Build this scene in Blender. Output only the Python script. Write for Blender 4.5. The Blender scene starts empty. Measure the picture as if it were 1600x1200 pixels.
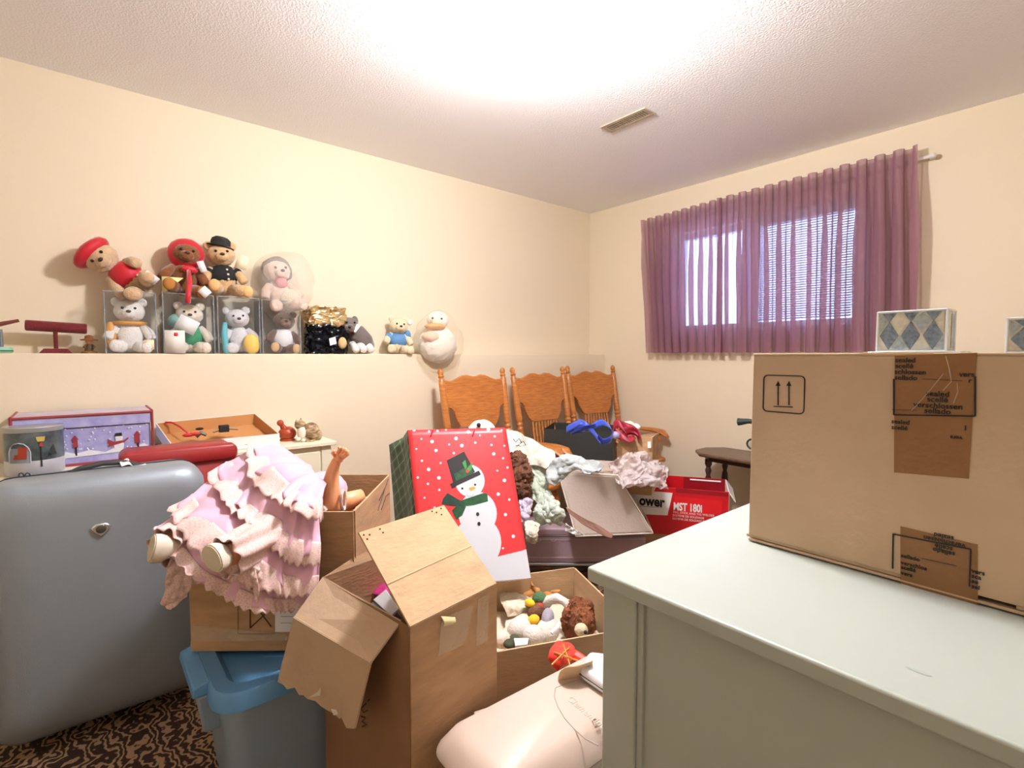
import bpy, math, random
import numpy as np
from mathutils import Vector, Matrix, noise
random.seed(7)
sc = bpy.context.scene
col = sc.collection
R = math.radians
# ------------------------------------------------------------------ camera
CAM = Vector((2.95, 0.0, 1.2)); YAW = R(50); PIT = R(3.15); FPX = 800.0
cd = bpy.data.cameras.new('camera'); cam = bpy.data.objects.new('camera', cd); col.objects.link(cam)
cd.sensor_width = 36; cd.lens = 36 * FPX / 1600; cd.clip_start = 0.02
cam.location = CAM; cam.rotation_euler = (R(90) - PIT, 0, YAW)
sc.camera = cam
# ------------------------------------------------------------------ world, light, exposure
w = bpy.data.worlds.new('overcast_sky'); sc.world = w; w.use_nodes = True
w.node_tree.nodes['Background'].inputs[0].default_value = (0.55, 0.66, 1.0, 1)
w.node_tree.nodes['Background'].inputs[1].default_value = 3.8
LAMP = (1.72, 1.18); LAMP_GLOBE = 300.0
vs = sc.view_settings; vs.view_transform = 'Standard'; vs.look = 'None'; vs.gamma = 1.0
vs.use_curve_mapping = False; vs.exposure = 0.82
# ------------------------------------------------------------------ measuring helpers (photo pixel at a known depth -> point in the room)
_f = Vector((-math.sin(YAW)*math.cos(PIT), math.cos(YAW)*math.cos(PIT), -math.sin(PIT)))
_r = Vector((math.cos(YAW), math.sin(YAW), 0)); _u = _r.cross(_f)
def at(px, py, x=None, y=None, z=None, d=None):
    v = _f + _r*((px-800)/FPX) - _u*((py-600)/FPX)
    if x is not None: t = (x-CAM.x)/v.x
    elif y is not None: t = (y-CAM.y)/v.y
    elif z is not None: t = (z-CAM.z)/v.z
    else: t = d
    return CAM + v*t
# ------------------------------------------------------------------ materials
def lin(c): return tuple(((v/255)/12.92 if v/255 <= .04045 else ((v/255+.055)/1.055)**2.4) for v in c)
MATS = {}
def M(name, c, rough=.6, bump=0, bs=80, var=0, vs_=6, metal=0, sheen=0, spec=.5, c2=None, stretch=None, coat=0, emit=0, bd=.01):
    if name in MATS: return MATS[name]
    m = bpy.data.materials.new(name); m.use_nodes = True; nt = m.node_tree; b = nt.nodes['Principled BSDF']
    a = lin(c) + (1,)
    b.inputs['Base Color'].default_value = a; b.inputs['Roughness'].default_value = rough
    b.inputs['Metallic'].default_value = metal; b.inputs['Specular IOR Level'].default_value = spec
    b.inputs['Coat Weight'].default_value = coat
    if sheen: b.inputs['Sheen Weight'].default_value = sheen; b.inputs['Sheen Roughness'].default_value = .4
    if emit: b.inputs['Emission Color'].default_value = a; b.inputs['Emission Strength'].default_value = emit
    if bump or var or c2:
        tc = nt.nodes.new('ShaderNodeTexCoord'); mp = nt.nodes.new('ShaderNodeMapping')
        nt.links.new(tc.outputs['Object'], mp.inputs[0])
        if stretch: mp.inputs['Scale'].default_value = stretch
    if var or c2:
        n = nt.nodes.new('ShaderNodeTexNoise'); n.inputs['Scale'].default_value = vs_; n.inputs['Detail'].default_value = 5
        nt.links.new(mp.outputs[0], n.inputs['Vector'])
        cr = nt.nodes.new('ShaderNodeValToRGB')
        k = c2 or tuple(max(0, v*(1-var)) for v in c)
        cr.color_ramp.elements[0].position = .3; cr.color_ramp.elements[1].position = .7
        cr.color_ramp.elements[0].color = lin(k) + (1,); cr.color_ramp.elements[1].color = a
        nt.links.new(n.outputs[0], cr.inputs[0]); nt.links.new(cr.outputs[0], b.inputs['Base Color'])
    if bump:
        n2 = nt.nodes.new('ShaderNodeTexNoise'); n2.inputs['Scale'].default_value = bs; n2.inputs['Detail'].default_value = 3
        nt.links.new(mp.outputs[0], n2.inputs['Vector'])
        bp = nt.nodes.new('ShaderNodeBump'); bp.inputs['Strength'].default_value = bump; bp.inputs['Distance'].default_value = bd
        nt.links.new(n2.outputs[0], bp.inputs['Height']); nt.links.new(bp.outputs[0], b.inputs['Normal'])
    MATS[name] = m; return m
def clear_film(name, tint=(235,238,242), transp=.8, rough=.12, bump=.5, bs=25):
    """thin clear plastic: mostly see-through with a glossy crinkle"""
    if name in MATS: return MATS[name]
    m = bpy.data.materials.new(name); m.use_nodes = True; nt = m.node_tree
    for n in list(nt.nodes): nt.nodes.remove(n)
    out = nt.nodes.new('ShaderNodeOutputMaterial'); t = nt.nodes.new('ShaderNodeBsdfTransparent'); g = nt.nodes.new('ShaderNodeBsdfPrincipled')
    t.inputs[0].default_value = lin(tint) + (1,); g.inputs['Base Color'].default_value = lin(tint) + (1,); g.inputs['Roughness'].default_value = rough
    n = nt.nodes.new('ShaderNodeTexNoise'); n.inputs['Scale'].default_value = bs; tc = nt.nodes.new('ShaderNodeTexCoord'); nt.links.new(tc.outputs['Object'], n.inputs['Vector'])
    bp = nt.nodes.new('ShaderNodeBump'); bp.inputs['Strength'].default_value = bump; bp.inputs['Distance'].default_value = .02
    nt.links.new(n.outputs[0], bp.inputs['Height']); nt.links.new(bp.outputs[0], g.inputs['Normal'])
    mx = nt.nodes.new('ShaderNodeMixShader'); mx.inputs[0].default_value = 1-transp
    nt.links.new(t.outputs[0], mx.inputs[1]); nt.links.new(g.outputs[0], mx.inputs[2]); nt.links.new(mx.outputs[0], out.inputs[0])
    MATS[name] = m; return m
def sheer(name, c, transp=.4, transl=.4, bump=0, bs=200):
    if name in MATS: return MATS[name]
    m = bpy.data.materials.new(name); m.use_nodes = True; nt = m.node_tree
    for n in list(nt.nodes): nt.nodes.remove(n)
    out = nt.nodes.new('ShaderNodeOutputMaterial'); t = nt.nodes.new('ShaderNodeBsdfTransparent')
    df = nt.nodes.new('ShaderNodeBsdfDiffuse'); tl = nt.nodes.new('ShaderNodeBsdfTranslucent')
    a = lin(c) + (1,); df.inputs[0].default_value = a; tl.inputs[0].default_value = a
    m1 = nt.nodes.new('ShaderNodeMixShader'); m1.inputs[0].default_value = transl; nt.links.new(df.outputs[0], m1.inputs[1]); nt.links.new(tl.outputs[0], m1.inputs[2])
    m2 = nt.nodes.new('ShaderNodeMixShader'); m2.inputs[0].default_value = transp; nt.links.new(m1.outputs[0], m2.inputs[1]); nt.links.new(t.outputs[0], m2.inputs[2])
    nt.links.new(m2.outputs[0], out.inputs[0]); MATS[name] = m; return m
def lace(name, c, scale=160, thr=.5):
    """open lace: voronoi holes cut through the cloth"""
    if name in MATS: return MATS[name]
    m = M(name, c, .8); nt = m.node_tree; b = nt.nodes['Principled BSDF']; out = [n for n in nt.nodes if n.type == 'OUTPUT_MATERIAL'][0]
    tc = nt.nodes.new('ShaderNodeTexCoord'); v = nt.nodes.new('ShaderNodeTexVoronoi'); v.inputs['Scale'].default_value = scale
    nt.links.new(tc.outputs['Object'], v.inputs['Vector'])
    mr = nt.nodes.new('ShaderNodeMath'); mr.operation = 'LESS_THAN'; mr.inputs[1].default_value = thr; nt.links.new(v.outputs['Distance'], mr.inputs[0])
    mu = nt.nodes.new('ShaderNodeMath'); mu.operation = 'MULTIPLY'; mu.inputs[1].default_value = .2; nt.links.new(mr.outputs[0], mu.inputs[0])
    t = nt.nodes.new('ShaderNodeBsdfTransparent'); mx = nt.nodes.new('ShaderNodeMixShader')
    nt.links.new(mu.outputs[0], mx.inputs[0]); nt.links.new(b.outputs[0], mx.inputs[1]); nt.links.new(t.outputs[0], mx.inputs[2]); nt.links.new(mx.outputs[0], out.inputs[0])
    return m
# ------------------------------------------------------------------ mesh builder
class MB:
    def __init__(s): s.v = []; s.f = []
    def add(s, vs, fs):
        n = len(s.v); s.v += [Vector(p) for p in vs]; s.f += [tuple(i+n for i in f) for f in fs]; return s
    def hexa(s, b, t):                       # 4 bottom, 4 top points, same winding
        return s.add(list(b)+list(t), [(3,2,1,0),(4,5,6,7),(0,1,5,4),(1,2,6,5),(2,3,7,6),(3,0,4,7)])
    def box(s, a, b, m=None):                # min and max corner
        p = [Vector((x, y, z)) for z in (a[2], b[2]) for x, y in ((a[0],a[1]),(b[0],a[1]),(b[0],b[1]),(a[0],b[1]))]
        if m is not None: p = [m @ q for q in p]
        return s.hexa(p[:4], p[4:])
    def panel(s, pts, t):                    # thick quad or polygon sheet, thickness t along its normal
        pts = [Vector(p) for p in pts]; n = (pts[1]-pts[0]).cross(pts[2]-pts[0]).normalized()*t/2; k = len(pts)
        return s.add([p-n for p in pts]+[p+n for p in pts], [tuple(range(k-1,-1,-1)), tuple(range(k,2*k))]+[(i,(i+1)%k,(i+1)%k+k,i+k) for i in range(k)])
    def tube(s, pts, r, n=8, closed=False):
        pts = [Vector(p) for p in pts]; k = len(pts); rs = r if isinstance(r, (list, tuple)) else [r]*k
        up = Vector((0,0,1)); vs = []; fs = []
        for i, p in enumerate(pts):
            if closed: t = pts[(i+1)%k]-pts[i-1]
            else: t = pts[min(i+1,k-1)]-pts[max(i-1,0)]
            t = t.normalized() if t.length > 1e-9 else Vector((0,0,1))
            if i == 0: a = t.orthogonal().normalized()
            a = (a-t*a.dot(t)); a = a.normalized() if a.length > 1e-6 else t.orthogonal().normalized(); b = t.cross(a)
            vs += [p+(a*math.cos(2*math.pi*j/n)+b*math.sin(2*math.pi*j/n))*rs[i] for j in range(n)]
        for i in range(k if closed else k-1):
            q = (i+1)%k
            fs += [(i*n+j, i*n+(j+1)%n, q*n+(j+1)%n, q*n+j) for j in range(n)]
        if not closed: fs += [tuple(range(n-1,-1,-1)), tuple(range((k-1)*n, k*n))]
        return s.add(vs, fs)
    def lathe(s, prof, n=20, m=None):        # (radius, z) pairs
        vs = []; fs = []; k = len(prof)
        for r_, z_ in prof: vs += [Vector((r_*math.cos(2*math.pi*j/n), r_*math.sin(2*math.pi*j/n), z_)) for j in range(n)]
        for i in range(k-1): fs += [(i*n+j, i*n+(j+1)%n, (i+1)*n+(j+1)%n, (i+1)*n+j) for j in range(n)]
        fs += [tuple(range(n-1,-1,-1)), tuple(range((k-1)*n, k*n))]
        if m is not None: vs = [m @ q for q in vs]
        return s.add(vs, fs)
    def ell(s, c, r, m=None, n=16, k=10, fuzz=0, seed=0):
        c = Vector(c); vs = []; fs = []
        r = (r, r, r) if isinstance(r, (int, float)) else r
        def put(x, y, z):
            q = Vector((x*r[0], y*r[1], z*r[2]))
            if fuzz: q *= 1 + fuzz*noise.noise(Vector((x,y,z))*5+Vector((seed*3.1,0,0))) + fuzz*.7*(random.random()-.5)
            if m is not None: q = m @ q
            return c+q
        vs.append(put(0,0,-1))
        for i in range(1, k):
            a = math.pi*i/k
            vs += [put(math.sin(a)*math.cos(2*math.pi*j/n), math.sin(a)*math.sin(2*math.pi*j/n), -math.cos(a)) for j in range(n)]
        vs.append(put(0,0,1)); e = len(vs)-1
        fs += [(0, 1+(j+1)%n, 1+j) for j in range(n)]
        for i in range(k-2): fs += [(1+i*n+j, 1+i*n+(j+1)%n, 1+(i+1)*n+(j+1)%n, 1+(i+1)*n+j) for j in range(n)]
        fs += [(1+(k-2)*n+j, 1+(k-2)*n+(j+1)%n, e) for j in range(n)]
        return s.add(vs, fs)
    def grid(s, fn, nu, nv):
        vs = [fn(i/nu, j/nv) for j in range(nv+1) for i in range(nu+1)]; q = nu+1
        return s.add(vs, [(j*q+i, j*q+i+1, (j+1)*q+i+1, (j+1)*q+i) for j in range(nv) for i in range(nu)])
    def prism(s, poly, a, b, fr=lambda u, v, w_: Vector((u, v, w_))):   # 2-D outline extruded from a to b, mapped by fr
        k = len(poly)
        return s.add([fr(u, v, a) for u, v in poly]+[fr(u, v, b) for u, v in poly],
                     [tuple(range(k-1,-1,-1)), tuple(range(k,2*k))]+[(i,(i+1)%k,(i+1)%k+k,i+k) for i in range(k)])
WM = {}      # world matrix of every object made here
def root_of(o):
    while o.parent: o = o.parent
    return o
def thing(name, label, cat, loc=(0,0,0), rz=0, group=None, mat4=None):
    o = bpy.data.objects.new(name, None); col.objects.link(o); o.empty_display_size = .05
    m = mat4 if mat4 is not None else Matrix.Translation(Vector(loc)) @ Matrix.Rotation(rz, 4, 'Z')
    o.matrix_world = m; WM[o.name] = m.copy()
    tag(o, label, cat, group); return o
def tag(o, label=None, cat=None, group=None, kind=None):
    if label: o['label'] = label
    if cat: o['category'] = cat
    if group: o['group'] = group
    if kind: o['kind'] = kind
    return o
def build(mb, name, mat, parent=None, smooth=35, bevel=0, bseg=2, solid=0, local=False, loc=None, label=None, cat=None, group=None, kind=None, sub=0):
    """local=False: the builder's points are room coordinates"""
    me = bpy.data.meshes.new(name)
    o = bpy.data.objects.new(name, me); col.objects.link(o)
    if parent is not None:
        o.parent = parent; m = WM[parent.name]; inv = m.inverted(); WM[o.name] = m
        vs_ = mb.v if local else [inv @ p for p in mb.v]
    else:
        xs = [p.x for p in mb.v]; ys = [p.y for p in mb.v]; zs = [p.z for p in mb.v]
        b = Vector(loc) if loc is not None else Vector(((min(xs)+max(xs))/2, (min(ys)+max(ys))/2, min(zs)))
        o.location = b; WM[o.name] = Matrix.Translation(b); vs_ = [p-b for p in mb.v]
    me.from_pydata([tuple(p) for p in vs_], [], mb.f)
    if smooth:
        me.shade_smooth()
        if smooth < 180: me.set_sharp_from_angle(angle=R(smooth))
    me.materials.append(mat)
    if solid:
        k = o.modifiers.new('thick', 'SOLIDIFY'); k.thickness = solid; k.offset = 0
    if bevel:
        k = o.modifiers.new('round', 'BEVEL'); k.width = bevel; k.segments = bseg; k.limit_method = 'ANGLE'; k.angle_limit = R(40)
    if sub:
        k = o.modifiers.new('soft', 'SUBSURF'); k.levels = sub; k.render_levels = sub
    return tag(o, label, cat, group, kind)
def text(name, s, size, mat, parent, org, ux, uy, bold=0, sx=1, align='LEFT', label=None, depth=.0004):
    """flat lettering as a mesh: org is the baseline start, ux/uy the reading and up directions"""
    cu = bpy.data.curves.new(name, 'FONT'); cu.body = s; cu.size = size; cu.align_x = align; cu.offset = bold; cu.extrude = depth; cu.resolution_u = 3
    t = bpy.data.objects.new(name+'_tmp', cu); col.objects.link(t)
    dg = bpy.context.evaluated_depsgraph_get(); me = bpy.data.meshes.new_from_object(t.evaluated_get(dg)); bpy.data.objects.remove(t)
    ux = Vector(ux).normalized(); uy = Vector(uy).normalized(); n = ux.cross(uy)
    mb = MB(); org = Vector(org)
    mb.v = [org+ux*v.co.x*sx+uy*v.co.y+n*v.co.z for v in me.vertices]; mb.f = [tuple(p.vertices) for p in me.polygons]
    bpy.data.meshes.remove(me)
    return build(mb, name, mat, parent, smooth=0, label=label)
def cr4(a, b, c, d, t):
    return 0.5*((2*b)+(c-a)*t+(2*a-5*b+4*c-d)*t*t+(3*b-a-3*c+d)*t*t*t)
def spline(P, t):
    n = len(P)-1; x = min(max(t,0),1)*n; i = min(int(x), n-1); g = lambda k: P[min(max(k,0),n)]
    return cr4(g(i-1), g(i), g(i+1), g(i+2), x-i)
def patch(C, u, v):                         # C[row][col] control points, u along a row, v over rows
    return spline([spline(row, u) for row in C], v)
def crumple(p, a, s, seed=0):
    q = p*s+Vector((seed*7.3, seed*1.7, seed*4.1))
    return Vector((noise.noise(q), noise.noise(q+Vector((31,0,0))), noise.noise(q+Vector((0,47,0)))))*a
def ridge(p, a, s, seed=0):
    q = p*s+Vector((seed*3.3, seed*9.7, seed*2.1)); return a*(1-2*abs(noise.noise(q)))
def cloth(name, C, mat, parent=None, nu=40, nv=40, amp=.01, s=12, seed=0, thick=.003, fold=.012, fs=14, edge=0, **kw):
    C = [[Vector(p) for p in r_] for r_ in C]
    def fn(u, v):
        p = patch(C, u, v)
        e = 1e-2; n = (patch(C, min(u+e,1), v)-patch(C, max(u-e,0), v)).cross(patch(C, u, min(v+e,1))-patch(C, u, max(v-e,0)))
        n = n.normalized() if n.length > 1e-9 else Vector((0,0,1))
        p = p+crumple(p, amp, s, seed)+n*(ridge(p, fold, fs, seed)+ridge(p, fold*.45, fs*2.6, seed+3)+ridge(p, fold*.15, fs*6, seed+4))
        if edge:
            k = max(0, 1-min(u,1-u,v,1-v)*8); p += crumple(p, edge*k, 30, seed+5)
        return p
    return build(MB().grid(fn, int(nu*1.6), int(nv*1.6)), name, mat, parent, smooth=180, solid=thick, **kw)
BLACK = M('printed_black', (28,26,26), .7)
WHITEP = M('white_paper', (240,240,238), .6)
CARD = M('kraft_cardboard', (194,156,116), .85, bump=.15, bs=40, var=.12, vs_=9, stretch=(1,1,4))
CARD2 = M('kraft_cardboard_light', (212,178,138), .85, bump=.15, bs=40, var=.10, vs_=7, stretch=(1,1,4))
CARD3 = M('kraft_cardboard_dull', (198,170,140), .85, bump=.1, bs=60, var=.06, vs_=7)
TAPE = clear_film('clear_packing_tape', (250,240,220), .72, .15, .3, 60)
# ================================================================== the setting
WX1, WY0, L, H = 3.95, -1.25, 3.34, 2.4; LX = .17; LZ = 1.21
wallm = M('cream_wall_paint', (234,220,194), .9, bump=.12, bs=160, bd=.003)
def struct(mb, name, mat, **k):
    return build(mb, name, mat, kind='structure', **k)
carpet = bpy.data.materials.new('brown_scroll_carpet'); carpet.use_nodes = True
nt = carpet.node_tree; b = nt.nodes['Principled BSDF']; b.inputs['Roughness'].default_value = .95
tc = nt.nodes.new('ShaderNodeTexCoord'); wv = nt.nodes.new('ShaderNodeTexWave'); wv.wave_type = 'RINGS'; wv.inputs['Scale'].default_value = 10; wv.inputs['Distortion'].default_value = 24; wv.inputs['Detail Scale'].default_value = 1.2; wv.inputs['Detail'].default_value = 3
cr = nt.nodes.new('ShaderNodeValToRGB'); cr.color_ramp.elements[0].color = lin((54,34,24))+(1,); cr.color_ramp.elements[0].position = .5; cr.color_ramp.elements[1].color = lin((168,136,104))+(1,); cr.color_ramp.elements[1].position = .8
nt.links.new(tc.outputs['Object'], wv.inputs['Vector']); nt.links.new(wv.outputs[0], cr.inputs[0]); nt.links.new(cr.outputs[0], b.inputs['Base Color'])
struct(MB().box((-.4,WY0-.1,-.08),(WX1+.1,L+.2,0)), 'floor', carpet)
# stippled ceiling, its relief modelled in the material only (grains of a few millimetres)
ceilm = M('stippled_white_ceiling', (250,250,253), .95, bump=.4, bs=120, bd=.008)
struct(MB().box((-.4,WY0-.1,H),(WX1+.1,L+.2,H+.08)), 'ceiling', ceilm)
struct(MB().box((-.12,WY0-.1,0),(0,L,H)), 'wall_left', wallm)
struct(MB().box((0,WY0,0),(LX,L,LZ)), 'wall_left_ledge', wallm, bevel=.004)
W = (.80, 1.98, 1.38, 2.08)     # window opening: x0, x1, z0, z1
mb = MB(); T = .16
mb.box((-.12,L,0),(W[0],L+T,H)); mb.box((W[1],L,0),(WX1+.1,L+T,H)); mb.box((W[0],L,0),(W[1],L+T,W[2])); mb.box((W[0],L,W[3]),(W[1],L+T,H))
struct(mb, 'wall_back', wallm)
struct(MB().box((WX1,WY0,0),(WX1+.1,L,H)), 'wall_right', wallm)
struct(MB().box((-.12,WY0-.1,0),(WX1+.1,WY0,H)), 'wall_front', wallm)
# window_1: frame, mullion, two panes
wt = bpy.data.objects.new('window_1', None); col.objects.link(wt); wt.location = (1.39, L+.1, W[2]); WM[wt.name] = Matrix.Translation(wt.location); wt['kind'] = 'structure'
frm = M('white_window_vinyl', (236,238,240), .4)
for a, b_ in (((W[0],L+.07,W[2]),(W[1],L+.13,W[2]+.04)), ((W[0],L+.07,W[3]-.04),(W[1],L+.13,W[3])), ((W[0],L+.07,W[2]+.04),(W[0]+.04,L+.13,W[3]-.04)), ((W[1]-.04,L+.07,W[2]+.04),(W[1],L+.13,W[3]-.04))):
    build(MB().box(a, b_), 'window_frame', frm, wt)
build(MB().box((1.28,L+.07,W[2]+.04),(1.40,L+.13,W[3]-.04)), 'mullion', frm, wt)
glass = clear_film('window_glass', (245,250,255), .96, .02, 0, 1)
for a, b_ in ((W[0]+.04,1.28),(1.40,W[1]-.04)):
    build(MB().box((a,L+.098,W[2]+.04),(b_,L+.102,W[3]-.04)), 'pane', glass, wt)
blind = M('pale_blind', (225,228,235), .6)
mb = MB()
k = 0
z = W[2]+.05
while z < W[3]-.05:
    mb.add([(1.41,L+.045,z),(W[1]-.045,L+.045,z),(W[1]-.045,L+.060,z+.0095),(1.41,L+.060,z+.0095)], [(0,1,2,3)]); z += .0145
build(mb, 'blind_slats', blind, wt, solid=.001, kind='stuff')
# ceiling register
vent = thing('ceiling_vent', 'brown slatted metal air vent set in the white ceiling', 'vent', (1.275,2.172,H))
vm = M('tan_enamel_metal', (176,160,138), .45)
x0, x1, y0, y1 = 1.135, 1.415, 2.125, 2.222
for a, b_ in (((x0,y0,H-.006),(x1,y0+.022,H)), ((x0,y1-.022,H-.006),(x1,y1,H)), ((x0,y0+.022,H-.006),(x0+.026,y1-.022,H)), ((x1-.026,y0+.022,H-.006),(x1,y1-.022,H))):
    build(MB().box(a, b_), 'vent_frame', vm, vent, bevel=.002)
build(MB().box((x0+.026,y0+.022,H-.001),(x1-.026,y1-.022,H)), 'duct_shade_sheet', M('painted_duct_shade', (70,58,48), .9), vent)  # flat dark sheet, the duct's inner shade put into its colour; no hole is cut
s0 = None
for i in range(16):
    x = x0+.034+i*.0138
    if s0 is None:
        s0 = build(MB().box((x,y0+.022,H-.006),(x+.005,y1-.022,H-.001)), 'slat', vm, vent); xs0 = x
    else:
        o = s0.copy(); col.objects.link(o); o.location.x = x-xs0
# ceiling lamp (above the photograph's upper edge; it lights the room)
lp = thing('ceiling_lamp', 'frosted glass globe lamp on a short brass stem under the ceiling', 'lamp', (LAMP[0],LAMP[1],H))
TL_ = Matrix.Translation((LAMP[0],LAMP[1],H))
br = M('brushed_brass', (190,160,100), .35, metal=1)
build(MB().lathe([(.001,-.022),(.05,-.02),(.06,-.008),(.06,0)], 24, TL_), 'canopy', br, lp)
build(MB().tube([(LAMP[0],LAMP[1],H-.015),(LAMP[0],LAMP[1],H-.09)], .007), 'stem', br, lp)
build(MB().ell((LAMP[0],LAMP[1],H-.13),(.085,.085,.06), n=24, k=14), 'glass_globe', M('glowing_frosted_glass', (252,248,250), .4, emit=LAMP_GLOBE), lp)
# curtains
curt = sheer('mauve_sheer_curtain', (178,134,150), .27, .5)
def curtain(xa, xb, za0, zb0, zbot, npl, name, seed, parent, flare):
    yb = L-.075
    def fn(u, v):                       # v 0 top .. 1 bottom
        head = .13
        zt = za0+(zb0-za0)*u
        z = zt+(zbot-zt)*v
        d = (zt-z)
        xa_, xb_ = xa+flare[0]*v, xb+flare[1]*v
        ph = u*npl*2*math.pi
        loose = min(1, max(0, (d-head)/.3))
        wob = noise.noise(Vector((u*npl*.33, v*.7, seed)))*2.4*loose
        ph += wob
        A = .022+.012*loose*(1+.8*noise.noise(Vector((u*npl*.5, v*1.2, seed+9))))
        if d < head: A = .020
        pinch = math.exp(-((d-head)/.02)**2)
        A *= 1-.25*pinch
        B = (xb-xa)/npl*.18*(.9+.5*loose*noise.noise(Vector((u*npl*.7, v*.8, seed+4)))+.3*loose)
        x = xa_+(xb_-xa_)*u+B*math.sin(2*ph)
        y = yb-A*math.cos(ph)-.004*math.cos(3*ph)*(1-loose)
        if v > .98: z += .004*noise.noise(Vector((u*20,0,seed)))
        return Vector((x, y, z))
    return build(MB().grid(fn, npl*16, 36), name, curt, parent, smooth=180)
cu = thing('curtain_pair', 'mauve pleated sheer curtains drawn across the window', 'curtain', (1.4,L-.07,1.22))
curtain(.585, 1.215, 2.215, 2.235, 1.222, 9, 'curtain_panel', 2, cu, (.075,.02))
curtain(1.185, 2.245, 2.238, 2.258, 1.222, 13, 'curtain_panel', 5, cu, (.02,.03))
rod = thing('curtain_rod', 'white metal curtain rod above the mauve curtains', 'rod', (1.4,L-.06,2.2))
wm_ = M('white_enamel', (235,232,226), .4)
build(MB().tube([(.60,L-.04,2.17),(2.29,L-.04,2.20)], .009), 'rod_bar', wm_, rod)
build(MB().tube([(2.285,L-.04,2.20),(2.285,L,2.20)], .008), 'bracket', wm_, rod)
build(MB().tube([(.605,L-.04,2.17),(.605,L,2.17)], .008), 'bracket', wm_, rod)
build(MB().ell((2.298,L-.045,2.20),.014), 'finial', wm_, rod)
# ================================================================== foreground dresser
cream = M('pale_green_cream_paint', (180,189,180), .38, bump=.03, bs=30, coat=.15)
fd = thing('dresser', 'large pale cream dresser in the right foreground under the big sealed carton', 'dresser', (2.9,1.15,0))
build(MB().box((2.311,.722,.772),(3.50,1.62,.80)), 'dresser_top', cream, fd, bevel=.005, bseg=3)
build(MB().box((2.338,.738,.02),(2.412,.80,.772)), 'corner_post', cream, fd, bevel=.003)
build(MB().box((3.41,.738,.02),(3.48,.80,.772)), 'corner_post', cream, fd, bevel=.003)
build(MB().box((2.338,1.53,.02),(2.412,1.595,.772)), 'corner_post', cream, fd, bevel=.003)
build(MB().box((3.41,1.53,.02),(3.48,1.595,.772)), 'corner_post', cream, fd, bevel=.003)
build(MB().box((2.412,.752,.06),(3.41,.768,.772)), 'back_panel', cream, fd)
build(MB().box((2.412,.744,.06),(2.424,.756,.772)), 'panel_bead', cream, fd, bevel=.002)
build(MB().box((2.352,.80,.06),(2.366,1.53,.772)), 'side_panel', cream, fd)
build(MB().box((3.452,.80,.06),(3.466,1.53,.772)), 'side_panel', cream, fd)
for i in range(3):
    dz = .08+i*.23
    dr = build(MB().box((2.42,1.56,dz),(3.40,1.60,dz+.215)), 'drawer', cream, fd, bevel=.004)
    for kx in (2.65,3.17): build(MB().tube([(kx,1.60,dz+.11),(kx,1.615,dz+.11),(kx,1.63,dz+.11)], [.006,.008,.016], 12), 'knob', M('dull_brass', (150,120,70), .4, metal=1), dr)
build(MB().ell((2.80,.80,.8004),(.014,.005,.0004)), 'stain', M('grey_smudge', (170,180,170), .5), fd)
# big sealed carton
bx0, bx1, by0, by1, bz0, bz1 = 2.446, 3.16, 1.09, 1.52, .803, 1.2
bb = thing('shipping_carton', 'big taped shipping carton with two up arrows, standing on the cream dresser', 'box', (2.8,1.3,.8))
kb = CARD3
build(MB().box((bx0,by0,bz0+.012),(bx1,by0+.006,bz1)), 'side_panel', kb, bb, bevel=.002)
build(MB().box((bx0,by1-.006,bz0+.012),(bx1,by1,bz1)), 'side_panel', kb, bb, bevel=.002)
build(MB().box((bx0,by0+.006,bz0+.012),(bx0+.006,by1-.006,bz1)), 'side_panel', kb, bb)
build(MB().box((bx1-.006,by0+.006,bz0+.012),(bx1,by1-.006,bz1)), 'side_panel', kb, bb)
m_ = (by0+by1)/2
def flapz(y_a, y_b, z_, nm):
    build(MB().box((bx0,y_a,z_),(bx1,y_b,z_+.005)), nm, kb, bb, bevel=.0015)
flapz(by0, m_-.001, bz1, 'top_flap'); flapz(m_+.001, by1, bz1, 'top_flap')
flapz(by0-.001, m_-.001, bz0, 'bottom_flap'); flapz(m_+.001, by1, bz0, 'bottom_flap')
build(MB().box((bx0-.006,by0+.004,bz0+.0062),(bx0+.3,by1-.004,bz0+.0112)), 'inner_flap', kb, bb)
build(MB().box((bx1-.3,by0+.004,bz0+.0062),(bx1,by1-.004,bz0+.0112)), 'inner_flap', kb, bb)
F = by0-.0004
def on(px, py): return at(px, py, y=by0)
def strip(name, pts, mat, off=.0006, label=None):
    build(MB().panel([(p.x, by0-off, p.z) for p in (on(*q) for q in pts)], .0004), name, mat, bb, smooth=0, label=label)
tapem = clear_film('printed_brown_tape', (205,160,110), .62, .2, .2, 50)
strip('tape', [(1398,556),(1527,551),(1514,748),(1397,738)], tapem, .0006, 'brown printed packing tape')
strip('tape', [(1407,822),(1528,851),(1528,945),(1407,914)], tapem, .0006, 'brown printed packing tape')
def bar(a, b_, wd, off=.0014):
    p, q = on(*a), on(*b_); p.y = q.y = by0-off
    build(MB().tube([p, q], wd, 4), 'printed_line', BLACK, bb, smooth=0)
for a, b_ in (((1397,592),(1397,648)),((1397,648),(1524,650)),((1524,650),(1524,588))): bar(a, b_, .0016)
for a, b_ in (((1395,888),(1396,834)),((1395,834),(1517,858)),((1517,858),(1515,916))): bar(a, b_, .0014)
bar((1441,592),(1504,595),.0005); bar((1394,640),(1433,641),.0005); bar((1440,872),(1495,884),.0005)
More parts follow.
